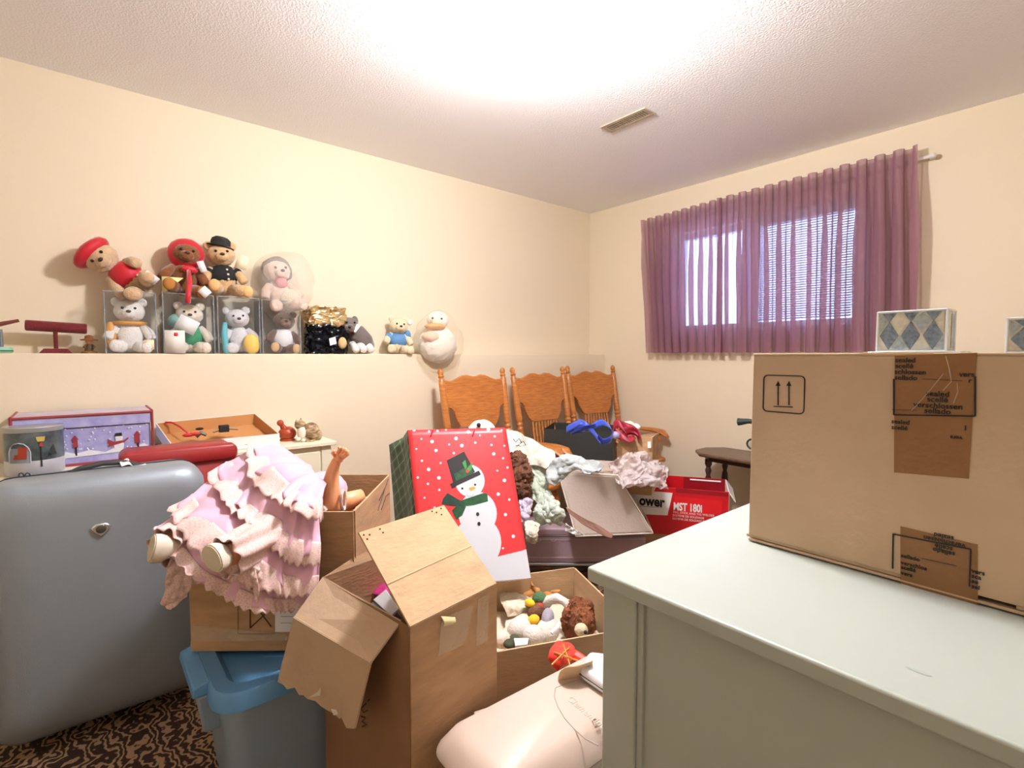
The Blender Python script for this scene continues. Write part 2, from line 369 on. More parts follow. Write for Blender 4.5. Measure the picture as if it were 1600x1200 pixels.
# two arrows in a rounded frame
rr = []
c0, c1 = on(1194,586), on(1256,647); ra = .008
for cx_, cz_, a0 in ((c1.x-ra,c0.z-ra,0),(c0.x+ra,c0.z-ra,90),(c0.x+ra,c1.z+ra,180),(c1.x-ra,c1.z+ra,270)):
    rr += [(cx_+ra*math.cos(R(a0+i*22.5)), by0-.0006, cz_+ra*math.sin(R(a0+i*22.5))) for i in range(5)]
build(MB().tube(rr, .0013, 4, closed=True), 'arrow_frame', BLACK, bb)
for px in (1216,1233):
    a = on(px,633); b_ = on(px,600); t_ = on(px,596)
    build(MB().tube([(a.x,F-.0002,a.z),(b_.x,F-.0002,b_.z)], .0014, 4), 'arrow_shaft', BLACK, bb, smooth=0)
    build(MB().panel([(t_.x-.005,F-.0002,t_.z-.009),(t_.x+.005,F-.0002,t_.z-.009),(t_.x,F-.0002,t_.z+.001)], .0004), 'arrow_head', BLACK, bb, smooth=0)
a, b_ = on(1209,635), on(1239,636); build(MB().tube([(a.x,F-.0002,a.z),(b_.x,F-.0002,b_.z)], .0013, 4), 'arrow_base', BLACK, bb, smooth=0)
def prnt(s, px, py, size, flip=False, al='LEFT'):
    p = on(px, py); p.y = by0-.0016
    text('printed_word', s, size, BLACK, bb, p, (-1,0,0) if flip else (1,0,0), (0,0,-1) if flip else (0,0,1), bold=.0002, align=al)
for s, px, py in (('sealed',1399,566),('scellé',1399,575),('schlossen',1398,584),('sellado',1398,593)): prnt(s, px, py, .0115)
for s, py in (('sealed',619),('scellé',628),('verschlossen',637.5),('sellado',646)): prnt(s, 1465, py, .0125, al='CENTER')
for s, py in (('sealed',661),('scellé',670)): prnt(s, 1393, py, .0105)
prnt('vers', 1499, 588, .011); prnt('r', 1513, 598, .011); prnt('l', 1507, 672, .011); prnt('vers', 1504, 682, .009, True)
for s, py in (('sealed',838),('verschlossen',846),('scellé',855),('sellado',862)): prnt(s, 1475, py-3, .0105, True, 'CENTER')
for s, py in (('sellado',870),('verschlos',881),('scellé',888),('vers',897)): prnt(s, 1408, py, .0095)
for s, py in (('vers',894),('sca',902),('se',910),('sel',918)): prnt(s, 1518, py, .0095)
# loose clear tape curling over the top edge
build(MB().panel([(2.64,by0-.0008,1.206),(2.745,by0-.0008,1.206),(2.745,by0+.10,1.2075),(2.64,by0+.10,1.2075)], .0005), 'tape', TAPE, bb, label='clear tape over the top seam')
for pts in ([(1478,556),(1483,575),(1487,596),(1474,610)], [(1474,584),(1458,604),(1440,625),(1424,642)], [(1496,598),(1497,612),(1490,630)]):
    build(MB().tube([(p.x,by0-.0018,p.z) for p in (on(*q) for q in pts)], .0007, 5), 'tape_wrinkle', TAPE, bb)
# patterned glass tile boxes on top of the carton
def tilemat():
    m = M('blue_grey_mosaic', (128,148,168), .25, var=.35, vs_=160, bump=.3, bs=200, bd=.002); return m
tl_d = tilemat(); tl_l = M('pale_mosaic', (206,208,196), .25, var=.12, vs_=120); tl_m = M('mid_mosaic', (165,182,188), .25, var=.2, vs_=160)
edge_ = M('pale_leading', (214,224,232), .3, metal=.3)
def tile_box(name, label, x0, x1, y0, y1, z0, z1, lean):
    t = thing(name, label, 'box', ((x0+x1)/2,(y0+y1)/2,z0))
    sh = lambda x, y, z_: Vector((x+(z_-z0)*lean, y, z_))
    b0 = [sh(x0,y0,z0),sh(x1,y0,z0),sh(x1,y1,z0),sh(x0,y1,z0)]; t0 = [sh(x0,y0,z1),sh(x1,y0,z1),sh(x1,y1,z1),sh(x0,y1,z1)]
    build(MB().hexa(b0, t0), 'box_body', tl_l, t, bevel=.001)
    for e in ((b0[0],t0[0]),(b0[1],t0[1]),(b0[2],t0[2]),(t0[0],t0[1]),(t0[1],t0[2]),(t0[2],t0[3]),(t0[3],t0[0]),(b0[0],b0[1]),(b0[1],b0[2])):
        build(MB().tube(e, .0022, 6), 'edge_strip', edge_, t)
    y_ = y0-.0006; wx = x1-x0; hz = z1-z0
    def dia(cx_, cz_, rx, rz_, mt):
        p = []
        for ax, az in ((-1,0),(0,-1),(1,0),(0,1)):
            p.append((min(max(cx_+ax*rx,.004),wx-.004), min(max(cz_+az*rz_,.003),hz-.003)))
        build(MB().panel([sh(x0+a_,y_,z0+c_) for a_, c_ in p], .0008), 'mosaic_diamond', mt, t, smooth=0)
    n = max(1, round(wx/.035)); st = wx/(n+.15)
    for i in range(n):
        dia(st*(.58+i), hz*.40, st*.44, hz*.36, tl_d)
    for i in range(n+1): dia(st*(.08+i), hz*.10, st*.40, hz*.30, tl_m if i % 2 else tl_l)
    for i in range(n+1): dia(st*(.58+i-.5), hz*.78, st*.42, hz*.32, tl_m if i % 2 == 0 else tl_l)
    for i in range(n): dia(st*(.58+i), hz*1.0, st*.34, hz*.26, tl_d)
    for i in range(2): build(MB().panel([sh(x1+.0006,y0+.006+i*.03,z0+.006),sh(x1+.0006,y0+.03+i*.03,z0+.006),sh(x1+.0006,y0+.03+i*.03,z1-.006),sh(x1+.0006,y0+.006+i*.03,z1-.006)], .0008), 'side_tile', tl_m if i else tl_l, t, smooth=0)
    return t
tile_box('mosaic_box', 'blue diamond mosaic box on top of the big carton, nearest the curtain', 2.636, 2.742, 1.205, 1.275, 1.2085, 1.2845, 0)
build(MB().box((2.625,1.19,1.2051),(2.765,1.29,1.2083)), 'box_tray', edge_, None, label='thin pale tray under the diamond mosaic box', cat='tray', bevel=.001)
tile_box('mosaic_box', 'pale mosaic box on top of the big carton at the right picture edge', 2.822, 2.935, 1.20, 1.27, 1.2055, 1.2625, 0)
# ================================================================== cream dresser against the left wall
cream2 = M('cream_dresser_paint', (238,230,204), .45)
ld = thing('dresser', 'cream painted dresser against the left wall, carrying the winter tins', 'dresser', (.42,.3,0))
LZT = .785
build(MB().box((LX+.004,-.75,LZT-.018),(.505,.938,LZT)), 'dresser_top', cream2, ld, bevel=.003)
build(MB().box((LX+.01,-.73,.05),(.478,.915,LZT-.018)), 'body', cream2, ld, bevel=.003)
build(MB().box((.478,.87,.05),(.486,.915,LZT-.018)), 'corner_post', cream2, ld)
for i in range(3):
    for (ya, yb_) in ((-.70,.06),(.09,.862)):
        dz = .08+i*.225
        dr = build(MB().box((.478,ya,dz),(.488,yb_,dz+.212)), 'drawer', cream2, ld, bevel=.004)
        pts = []; n_ = 48
        for j in range(n_):
            a = 2*math.pi*j/n_; c_, s_ = math.cos(a), math.sin(a)
            q = (abs(c_)**5+abs(s_)**5)**(-.2); k_ = 1-.06*math.cos(4*a)*0-.05*(abs(c_*s_) > .46)
            pts.append((.489, (ya+yb_)/2+c_*q*k_*(yb_-ya)*.43, dz+.106+s_*q*k_*.075))
        build(MB().tube(pts, .0018, 5, closed=True), 'carved_line', M('faded_line', (196,184,156), .6), dr)
        for ky in (ya+.2, yb_-.2): build(MB().ell((.494,ky,dz+.106),(.010,.016,.016)), 'knob', M('cream_knob', (226,216,190), .4), dr)
# silver suitcase, standing
SX = .925
sil = M('silver_grey_shell', (150,159,167), .45, metal=.35, bump=.25, bs=420, bd=.0015, coat=.2)
dk = M('dark_grey_webbing', (58,58,60), .7)
sc_ = thing('suitcase', 'large silver hard-shell suitcase standing in front of the cream dresser', 'suitcase', (SX-.11,-.05,0))
def rrect(y0, y1, z0, z1, r, n=6):
    p = []
    for cy, cz, a0 in ((y1-r,z1-r,0),(y0+r,z1-r,90),(y0+r,z0+r,180),(y1-r,z0+r,270)):
        p += [(cy+r*math.cos(R(a0+90*i/n)), cz+r*math.sin(R(a0+90*i/n))) for i in range(n+1)]
    return p
def shell(mb, secs):
    """rounded body from stacked rounded-rectangle rings: (x, y0, y1, z0, z1, r)"""
    vs_ = []; k = None
    for x, y0, y1, z0, z1, r in secs:
        p = rrect(y0, y1, z0, z1, r); k = len(p); vs_ += [(x, a, c) for a, c in p]
    fs = []
    for i in range(len(secs)-1): fs += [(i*k+j, i*k+(j+1)%k, (i+1)*k+(j+1)%k, (i+1)*k+j) for j in range(k)]
    fs += [tuple(range(k-1,-1,-1)), tuple(range((len(secs)-1)*k, len(secs)*k))]
    return mb.add(vs_, fs)
y0, y1, z0, z1 = -.245, .318, .045, .832
secs = []
for x, ins in ((SX-.105,0),(SX-.05,0.001),(SX-.02,.006),(SX-.004,.018),(SX+.008,.036),(SX+.016,.062),(SX+.020,.10)):
    secs.append((x, y0+ins, y1-ins, z0+ins, z1-ins, max(.075-ins*.3,.03)))
build(shell(MB(), secs), 'front_shell', sil, sc_, smooth=60)
build(shell(MB(), [(SX-.125,y0+.006,y1-.006,z0+.006,z1-.006,.07),(SX-.105,y0+.002,y1-.002,z0+.002,z1+.004,.075)]), 'zip_band', dk, sc_, smooth=60)
build(shell(MB(), [(SX-.235,y0+.05,y1-.05,z0+.05,z1-.05,.05),(SX-.215,y0+.012,y1-.012,z0+.012,z1-.012,.07),(SX-.125,y0,y1,z0,z1,.075)]), 'back_shell', sil, sc_, smooth=60)
hp = [at(105,742,x=SX-.11),at(125,732,x=SX-.11),at(160,724,x=SX-.11),at(195,722,x=SX-.11),at(228,729,x=SX-.11)]
build(MB().tube(hp, [.009,.008,.009,.008,.009], 8), 'carry_handle', dk, sc_)
build(MB().ell(at(117,739,x=SX-.115),(.02,.028,.012)), 'handle_mount', dk, sc_); build(MB().ell(at(222,732,x=SX-.115),(.02,.028,.010)), 'handle_mount', dk, sc_)
for px in (33,43): build(MB().tube([at(px+4*math.cos(a/8*6.283),743+4*math.sin(a/8*6.283),x=SX-.11) for a in range(8)], .002, 5, closed=True), 'zip_pull', dk, sc_)
em = build(MB().prism([(.028,.010),(.014,.022),(-.014,.022),(-.028,.010),(-.020,-.010),(0,-.030),(.020,-.010)], SX+.018, SX+.026, lambda u, v, w_: Vector((w_, at(158,827,x=SX+.02).y+u*.92, at(158,827,x=SX+.02).z+v*.85))), 'emblem_rim', M('bright_chrome', (220,222,225), .2, metal=.9), sc_, bevel=.004)
build(MB().ell((SX+.026, at(158,827,x=SX+.02).y, at(158,826,x=SX+.02).z),(.003,.013,.013)), 'emblem_badge', M('dark_badge', (70,68,58), .3), em)
for yy in (y0+.08, y1-.08):
    build(MB().lathe([(.022,-.012),(.024,-.008),(.024,.008),(.022,.012)], 16, Matrix.Translation((SX-.17,yy,.0245)) @ Matrix.Rotation(R(90),4,'X')), 'wheel', dk, sc_)
# airline tag on the suitcase handle
cloth('luggage_tag', [[at(187,722,x=SX-.10),at(200,716,x=SX-.12),at(208,727,x=SX-.10),at(228,724,x=SX-.09)],[at(190,729,x=SX-.09),at(202,725,x=SX-.09),at(212,729,x=SX-.09),at(228,728,x=SX-.085)]], WHITEP, sc_, 12, 4, amp=.002, fold=.001, thick=.001)
# red suitcase behind it
red = M('red_vinyl', (152,36,38), .42, bump=.15, bs=300, bd=.001, coat=.1)
rsx = .69
rs = thing('suitcase', 'red vinyl suitcase wedged behind the silver suitcase', 'suitcase', (rsx,.27,0))
build(shell(MB(), [(rsx-.16,.10,.448,.02,.845,.03),(rsx-.15,.092,.458,.012,.853,.03),(rsx-.01,.092,.458,.012,.853,.03),(rsx,.10,.448,.02,.845,.03)]), 'shell', red, rs, smooth=50)
build(shell(MB(), [(rsx-.02,.088,.462,.79,.856,.024),(rsx+.008,.088,.462,.792,.854,.024),(rsx+.014,.094,.456,.80,.846,.02)]), 'lid_roll', red, rs, smooth=50)
build(MB().box((rsx,.415,.735),(rsx+.008,.427,.785)), 'latch', M('latch_chrome', (225,222,215), .25, metal=.8), rs, bevel=.003)
# ================================================================== pressed-back oak armchairs
oak = M('golden_oak', (204,132,62), .38, c2=(172,100,44), vs_=4, stretch=(3,3,26), coat=.25, bump=.08, bs=60)
oakp = M('golden_oak_panel', (200,128,60), .38, c2=(164,94,42), vs_=5, stretch=(3,3,22), coat=.25)
chair_parts = []
def chair_proto():
    ps = []
    def part(mb, nm, mt, **k): ps.append((mb, nm, mt, k))
    def bx(z_): return -.205-.125*max(0,(z_-.45))/.67     # back plane x at height z
    half = .238
    for s in (-1,1):
        prof = []
        z_ = .45
        rings = [(.45,.017),(.50,.022),(.53,.015),(.56,.021),(.585,.016),(.60,.022),(.66,.024),(.70,.018),(.715,.023),(.73,.017),(.745,.023),(.76,.017),(.775,.024),(.80,.022),(.90,.021),(1.00,.020),(1.055,.019),(1.065,.014),(1.075,.019),(1.085,.014),(1.10,.019),(1.115,.015),(1.124,.005)]
        part(MB().tube([(bx(a), s*half*(.93+.07*(a-.45)/.67), a) for a, r_ in rings], [r_ for a, r_ in rings], 10), 'back_post', oak)
    top = [(-.225,1.035),(-.205,1.052),(-.17,1.048),(-.13,1.062),(-.09,1.078),(-.05,1.082),(-.015,1.072),(.015,1.072),(.05,1.082),(.09,1.078),(.13,1.062),(.17,1.048),(.205,1.052),(.225,1.035)]
    bot = [(.225,.895),(.195,.885),(.175,.865),(.17,.835),(.155,.80),(.135,.77),(.115,.755),(-.115,.755),(-.135,.77),(-.155,.80),(-.17,.835),(-.175,.865),(-.195,.885),(-.225,.895)]
    poly = [(-u, v) for u, v in top]+[(-u, v) for u, v in bot]
    part(MB().prism(poly, -.010, .010, lambda u, v, w_: Vector((bx(v)+w_, u, v))), 'pressed_panel', oakp, bevel=.004)
    for i in range(9):
        y_ = -.108+i*.027
        part(MB().tube([(bx(a), y_*(1 if a > .7 else 1.05), a) for a in (.50,.54,.58,.62,.66,.70,.77)], [.006,.0085,.006,.010,.006,.0085,.006], 6), 'spindle', oak)
    part(MB().box((-.222,-.225,.485),(-.20,.225,.515)), 'lower_rail', oak, bevel=.004)
    st = [(.24,-.21),(.26,-.12),(.265,0),(.26,.12),(.24,.21),(.17,.25),(0,.245),(-.18,.23),(-.225,.20),(-.225,-.20),(-.18,-.23),(0,-.245),(.17,-.25)]
    part(MB().prism(st, .435, .468, lambda u, v, w_: Vector((u, v, w_))), 'seat', oak, bevel=.008)
    for s in (-1,1):
        pts = [(-.245,s*.232,.635),(-.15,s*.240,.64),(-.02,s*.246,.645),(.10,s*.250,.648),(.18,s*.250,.640),(.225,s*.249,.612)]
        mb_ = MB(); rx = [.016,.019,.023,.028,.030,.014]
        n = 10; vs_ = []
        for (px, py, pz), r_ in zip(pts, rx):
            vs_ += [Vector((px, py+math.cos(2*math.pi*j/n)*r_*1.25, pz+math.sin(2*math.pi*j/n)*r_*.62)) for j in range(n)]
        k = len(pts); mb_.add(vs_, [(i*n+j, i*n+(j+1)%n, (i+1)*n+(j+1)%n, (i+1)*n+j) for i in range(k-1) for j in range(n)]+[tuple(range(n-1,-1,-1)), tuple(range((k-1)*n,k*n))])
        part(mb_, 'armrest', oak)
        part(MB().tube([(.13,s*.225,.46),(.135,s*.23,.52),(.14,s*.235,.56),(.145,s*.24,.58),(.15,s*.245,.61),(.15,s*.247,.638)], [.012,.019,.012,.021,.013,.013], 8), 'arm_support', oak)
        for fx, x2 in ((.19,.22),(-.19,-.25)):
            part(MB().tube([(fx,s*.19,.435),(fx*.3+x2*.7*1,s*.205,.36),(x2*.97,s*.21,.30),(x2*.98,s*.215,.22),(x2,s*.222,.12),(x2*1.02,s*.23,0)], [.019,.024,.016,.024,.018,.013], 10), 'leg', oak)
        part(MB().tube([(.22,s*.215,.2),(0,s*.212,.2),(-.245,s*.215,.2)], [.009,.015,.009], 8), 'stretcher', oak)
    part(MB().tube([(.22,-.215,.26),(.22,0,.26),(.22,.215,.26)], [.009,.015,.009], 8), 'stretcher', oak)
    return ps
CH = chair_proto(); first = []
def chair(label, x, y, rz):
    r_ = thing('dining_chair', label, 'chair', (x,y,0), rz, 'pressed-back oak armchairs along the left wall')
    if not first:
        for mb, nm, mt, k in CH: first.append(build(mb, nm, mt, r_, local=True, **k))
    else:
        for o in first[:]:
            c = o.copy(); col.objects.link(c); c.parent = r_
            c.matrix_parent_inverse = o.matrix_parent_inverse.copy()
    return r_
chair('oak pressed-back armchair nearest the toys, behind the snowman gift bag', .66, 1.875, R(0))
chair('oak pressed-back armchair in the middle, behind the black gift bag', .66, 2.437, R(0))
chair('oak pressed-back armchair in the far corner of the room', .60, 3.015, R(-6))
# ================================================================== blue storage tub with lid
bl = M('blue_plastic', (92,150,200), .38, bump=.05, bs=40); blc = clear_film('cloudy_blue_plastic', (150,172,192), .12, .35, .1, 10)
TZ = .38
tx0, tx1, ty0, ty1 = 1.17, 1.605, .215, .60
tub = thing('storage_tub', 'cloudy plastic storage tub with a blue lid, under the doll box', 'tub', (1.38,.4,0))
def ringbox(mb, secs):
    vs_ = []
    for z_, x0, x1, y0, y1, r in secs:
        p = rrect(x0, x1, y0, y1, r, 6); k = len(p); vs_ += [(a, c, z_) for a, c in p]
    fs = []
    for i in range(len(secs)-1): fs += [(i*k+j, i*k+(j+1)%k, (i+1)*k+(j+1)%k, (i+1)*k+j) for j in range(k)]
    fs += [tuple(range(k-1,-1,-1)), tuple(range((len(secs)-1)*k, len(secs)*k))]
    return mb.add(vs_, fs)
build(ringbox(MB(), [(0,tx0+.05,tx1-.05,ty0+.05,ty1-.04,.05),(.34,tx0+.018,tx1-.018,ty0+.018,ty1-.015,.06)]), 'tub_body', blc, tub, smooth=50)
build(ringbox(MB(), [(.335,tx0-.004,tx1+.004,ty0-.004,ty1,.07),(.37,tx0,tx1,ty0,ty1,.07),(.379,tx0+.006,tx1-.006,ty0+.006,ty1-.006,.066),(.379,tx0+.04,tx1-.04,ty0+.04,ty1-.04,.05),(.362,tx0+.055,tx1-.055,ty0+.055,ty1-.055,.045)]), 'lid', bl, tub, smooth=40)
hx0, hx1 = 1.27, 1.50
build(MB().hexa([(hx0,ty0-.035,.345),(hx1,ty0-.035,.345),(hx1,ty0+.004,.345),(hx0,ty0+.004,.345)],[(hx0+.006,ty0-.032,.368),(hx1-.006,ty0-.032,.368),(hx1-.006,ty0+.006,.379),(hx0+.006,ty0+.006,.379)]), 'handle_latch', bl, tub, bevel=.004)
build(MB().hexa([(1.45,ty0-.01,.24),(1.49,ty0-.01,.24),(1.49,ty0+.04,.24),(1.45,ty0+.04,.24)],[(1.44,ty0-.025,.345),(1.50,ty0-.025,.345),(1.50,ty0+.03,.345),(1.44,ty0+.03,.345)]), 'handle_rib', blc, tub, bevel=.006)
# ================================================================== cardboard box holding the doll
A0 = Vector((1.32,.206,0)); A1 = Vector((1.606,.558,0)); dd = (A1-A0); W1 = dd.length; dd.normalize(); nn = Vector((-dd.y, dd.x, 0)); D1 = .44
def BP(a, c, z_): return A0+dd*a+nn*c+Vector((0,0,z_))
B0, B1 = TZ+.001, .772
db = thing('cardboard_box', 'open cardboard box on the blue tub with the pink doll lying across it', 'box', BP(W1/2,D1/2,B0))
th = .006
def open_box(parent, P, w_, d_, z0, z1, mat):
    for q in ([P(0,0,z0),P(w_,0,z0),P(w_,0,z1),P(0,0,z1)], [P(0,d_,z0),P(w_,d_,z0),P(w_,d_,z1),P(0,d_,z1)], [P(0,th,z0),P(0,d_-th,z0),P(0,d_-th,z1),P(0,th,z1)], [P(w_,th,z0),P(w_,d_-th,z0),P(w_,d_-th,z1),P(w_,th,z1)]):
        build(MB().panel(q, th), 'side_panel', mat, parent)
    build(MB().panel([P(th,th,z0+.004),P(w_-th,th,z0+.004),P(w_-th,d_-th,z0+.004),P(th,d_-th,z0+.004)], .005), 'bottom', mat, parent)
open_box(db, BP, W1, D1, B0, B1, CARD)
# marks on its front: square with a crossed scribble, shipping label
ink = M('brown_ink', (84,52,32), .7)
def onb(px, py):   # point on the front face
    v = at(px, py, d=1)-CAM; n = nn; t = (A0-CAM).dot(n)/v.dot(n); return CAM+v*t-nn*.0042
def ln(pts, r_, nm='pen_line'): build(MB().tube([onb(*q) for q in pts], r_, 4), nm, ink, db, smooth=0)
ln([(428,921),(373,921),(373,989),(430,989)], .0009); ln([(392,980),(392,935),(425,978)], .0018); ln([(392,980),(424,950)], .0018)
build(MB().panel([onb(*q) for q in ((431,935),(470,935),(470,986),(431,986))], .0008), 'shipping_label', WHITEP, db, smooth=0, label='white shipping label')
for py in (950,962,972): ln([(440,py),(466,py)], .0007, 'label_line')
build(MB().panel([onb(*q) for q in ((300,975),(450,990),(450,1000),(300,1000))], .0006), 'tape', TAPE, db, smooth=0)
for pts in ([(581,795),(592,775),(598,765)], [(586,800),(594,788),(600,790)], [(583,782),(596,770)]):
    s_ = [BP(W1+.0035, D1*(q[0]-552)/50, B1-.02-(q[1]-770)*.0022) for q in pts]
    build(MB().tube(s_, .002, 4), 'pen_line', M('dark_ink', (40,34,30), .7), db, smooth=0)
# ================================================================== doll in a tiered pink dress
skin = M('doll_vinyl_skin', (240,168,122), .4, sheen=0); pink = M('pink_satin', (226,178,200), .35, bump=.1, bs=60, sheen=.3)
lc = lace('pink_lace', (232,200,194), 220, .4)
dol = thing('doll', 'doll in a frilly pink lace dress lying across the cardboard box, arm raised', 'doll', at(480,790,d=1.5))
RAD = [[(478,738,1.62),(422,711,1.66),(364,732,1.58),(296,790,1.42),(246,836,1.33)],
       [(484,742,1.56),(428,738,1.54),(384,786,1.44),(332,840,1.30),(290,886,1.26)],
       [(490,750,1.50),(452,760,1.44),(424,818,1.36),(394,880,1.29),(378,945,1.27)],
       [(495,758,1.48),(474,782,1.41),(458,842,1.35),(442,900,1.33),(436,950,1.325)],
       [(500,764,1.48),(496,792,1.42),(498,850,1.375),(497,900,1.365),(495,946,1.36)]]
RADP = [[at(x, y, d=d_) for x, y, d_ in r_] for r_ in RAD]
def skirt(u, v):   # u around (0 back .. 1 front), v waist to hem
    cols = [spline(r_, v) for r_ in RADP]; return spline(cols, u)
def snorm(u, v):
    e = .01; a = skirt(min(u+e,1), v)-skirt(max(u-e,0), v); b_ = skirt(u, min(v+e,1))-skirt(u, max(v-e,0)); n = b_.cross(a)
    n.normalize()
    return n if n.dot(CAM-skirt(u,v)) > 0 else -n
def tier(name, v0, v1, mat, amp, off, fq, seed, parent, nu=120, nv=16, flare=1.0, thick=.0012):
    def fn(u, t):
        v = v0+(v1-v0)*t; p = skirt(u, v); n = snorm(u, v)
        ph = u*fq*6.283+5*noise.noise(Vector((u*5, v*3, seed)))
        k = t**1.2*flare
        dn = (skirt(u, min(v+.01,1))-skirt(u, max(v-.01,0))); dn = dn.normalized() if dn.length > 1e-9 else n
        return p+n*(off+k*.012+k*amp*math.sin(ph)*(.6+.9*noise.noise(Vector((u*9,v*4,seed+3))))+amp*1.6*noise.noise(p*14+Vector((seed,0,0))))+dn*(k*amp*.5*math.sin(ph*1.7+seed))
    return build(MB().grid(fn, nu, nv), name, mat, parent, smooth=180, solid=thick)
cuts = [(0,.34),(.27,.58),(.50,.80),(.72,.97)]
for i, (a, b_) in enumerate(cuts):
    t_ = tier('skirt_tier', a, b_, pink, .009, .026-.005*i, 4+i, i+1, dol, flare=1.1)
    tier('lace_trim', b_-.085, min(b_+.05,1.03), lc, .010, .036-.005*i, 8+i*2, i+1, t_, nv=8, flare=1.0)
tier('petticoat_lace', .82, 1.04, lc, .012, .0, 16, 9, dol, flare=.8)
# bodice, sleeve ruffle
build(MB().ell(at(498,766,d=1.54), (.075,.085,.055), fuzz=.04), 'bodice', pink, dol)
cloth('sleeve_ruffle', [[at(476,728,d=1.58),at(497,742,d=1.58),at(506,752,d=1.57)],[at(484,748,d=1.50),at(500,768,d=1.49),at(512,790,d=1.48)],[at(478,775,d=1.45),at(492,797,d=1.44),at(508,800,d=1.45)]], lc, dol, 24, 24, amp=.008, fold=.012, fs=30, thick=.001)
cloth('collar_ruffle', [[at(470,722,d=1.66),at(455,716,d=1.67),at(432,708,d=1.68)],[at(480,738,d=1.60),at(462,734,d=1.60),at(440,724,d=1.62)]], lc, dol, 20, 10, amp=.006, fold=.008, fs=40, thick=.001)
# raised arm with hand
arm = build(MB().tube([at(519,806,d=1.50),at(517,785,d=1.50),at(516,765,d=1.50),at(518,745,d=1.50),at(521,730,d=1.50),at(530,711,d=1.50)], [.030,.029,.026,.021,.016,.012], 16), 'arm', skin, dol, smooth=180, sub=1)
build(MB().ell(at(529,714,d=1.50), (.016,.014,.018), Matrix.Rotation(R(20),3,'X')), 'palm', skin, arm)
for a, b_, c_ in (((531,712),(536,705),(535,699)),((534,713),(540,707),(540,701)),((536,715),(543,710),(543,704)),((528,708),(531,702),(530,698)),((524,713),(520,708),(523,704))):
    build(MB().tube([at(*a,d=1.49),at(*b_,d=1.485),at(*c_,d=1.482)], [.006,.0055,.0045], 8), 'finger', skin, arm, smooth=180)
# other arm and head inside the box
build(MB().tube([at(528,796,d=1.53),at(545,782,d=1.55),at(566,774,d=1.58)], [.030,.028,.020], 14), 'arm', skin, dol, smooth=180)
build(MB().tube([at(536+3*math.cos(a*.628),782+16*math.sin(a*.628),d=1.50+.02*math.cos(a*.628)) for a in range(10)], .005, 6, closed=True), 'wrist_band', lc, dol)
hd = build(MB().ell(at(548,806,d=1.66), (.062,.06,.068), n=20, k=14), 'head', skin, dol)
build(MB().ell(at(556,802,d=1.70), (.068,.066,.06), fuzz=.12), 'hair', M('doll_blond_hair', (206,150,96), .7, bump=.6, bs=120), hd)
build(MB().ell(at(546,797,d=1.60), .008), 'nose', skin, hd)
for px in (541,552): build(MB().ell(at(px,793,d=1.605), .006), 'eye', M('eye_black', (18,16,15), .15), hd)
build(MB().ell(at(546,806,d=1.602), (.010,.006,.003)), 'mouth', M('doll_lips', (196,80,80), .4), hd)
# legs and white shoes pointing to the left
shoe = M('white_doll_shoe', (226,214,196), .45); solem = M('shoe_sole', (206,196,172), .6)
def doll_leg(pts, rs_, c, axis, upv, lr, wr):
    lg = build(MB().tube(pts, rs_, 14), 'leg', skin, dol, smooth=180)
    a = Vector(axis).normalized(); u = (Vector(upv)-a*Vector(upv).dot(a)).normalized(); s_ = a.cross(u)
    fr = Matrix((s_, u, a)).transposed()
    poly = [(wr*math.cos(t)*(1+.12*math.sin(t)), lr*math.sin(t)) for t in [2*math.pi*i/24 for i in range(24)]]
    c = Vector(c)
    sh_ = MB(); k = 24; vs_ = []
    for off, sc2, up_ in ((0,1.0,0),(-.012,1.02,0),(-.024,.94,-.004),(-.036,.72,-.012),(-.048,.55,-.014),(-.056,.50,-.014)):
        vs_ += [c+fr @ Vector((x*sc2, y*sc2+up_*0, off)) for x, y in poly]
    sh_.add(vs_, [(i*k+j, i*k+(j+1)%k, (i+1)*k+(j+1)%k, (i+1)*k+j) for i in range(5) for j in range(k)]+[tuple(range(k)), tuple(range(5*k,6*k))])
    so = build(sh_, 'shoe', shoe, lg, smooth=50)
    build(MB().prism([(x*.9, y*.92) for x, y in poly], .0, .003, lambda u_, v_, w_: c+fr @ Vector((u_, v_, w_))), 'sole', solem, lg)
camd = (CAM-at(240,858,d=1.25)).normalized()
doll_leg([at(330,825,d=1.42),at(290,842,d=1.34),at(262,852,d=1.28),at(250,856,d=1.262)], [.036,.034,.026,.022], at(238,857,d=1.235), camd*.62-_r*.78+_u*.0, _u*.9-_r*.3, .034, .024)
doll_leg([at(420,835,d=1.36),at(395,850,d=1.30),at(368,864,d=1.25),at(352,870,d=1.225)], [.036,.034,.027,.023], at(332,873,d=1.19), camd*.74-_r*.62-_u*.18, _u*.55-_r*.75, .037, .026)
def pantaloon(pts, r0, r1, seed):
    P_ = [Vector(p) for p in pts]
    def fn(u, v):
        c = spline(P_, v); t = (P_[-1]-P_[0]).normalized(); a = t.orthogonal().normalized(); b_ = t.cross(a); an = u*6.2832
        r_ = (r0+(r1-r0)*v)*(1+.16*math.sin(an*7+seed)*v+.2*noise.noise(Vector((math.cos(an)*1.5,math.sin(an)*1.5,v*3+seed))))
        return c+(a*math.cos(an)+b_*math.sin(an))*r_
    build(MB().grid(fn, 60, 14), 'pantaloon', lc, dol, smooth=180, solid=.0012)
pantaloon([at(330,825,d=1.42),at(290,842,d=1.34),at(256,854,d=1.265)], .055, .044, 1)
pantaloon([at(420,835,d=1.36),at(395,850,d=1.30),at(350,872,d=1.215)], .058, .046, 2)
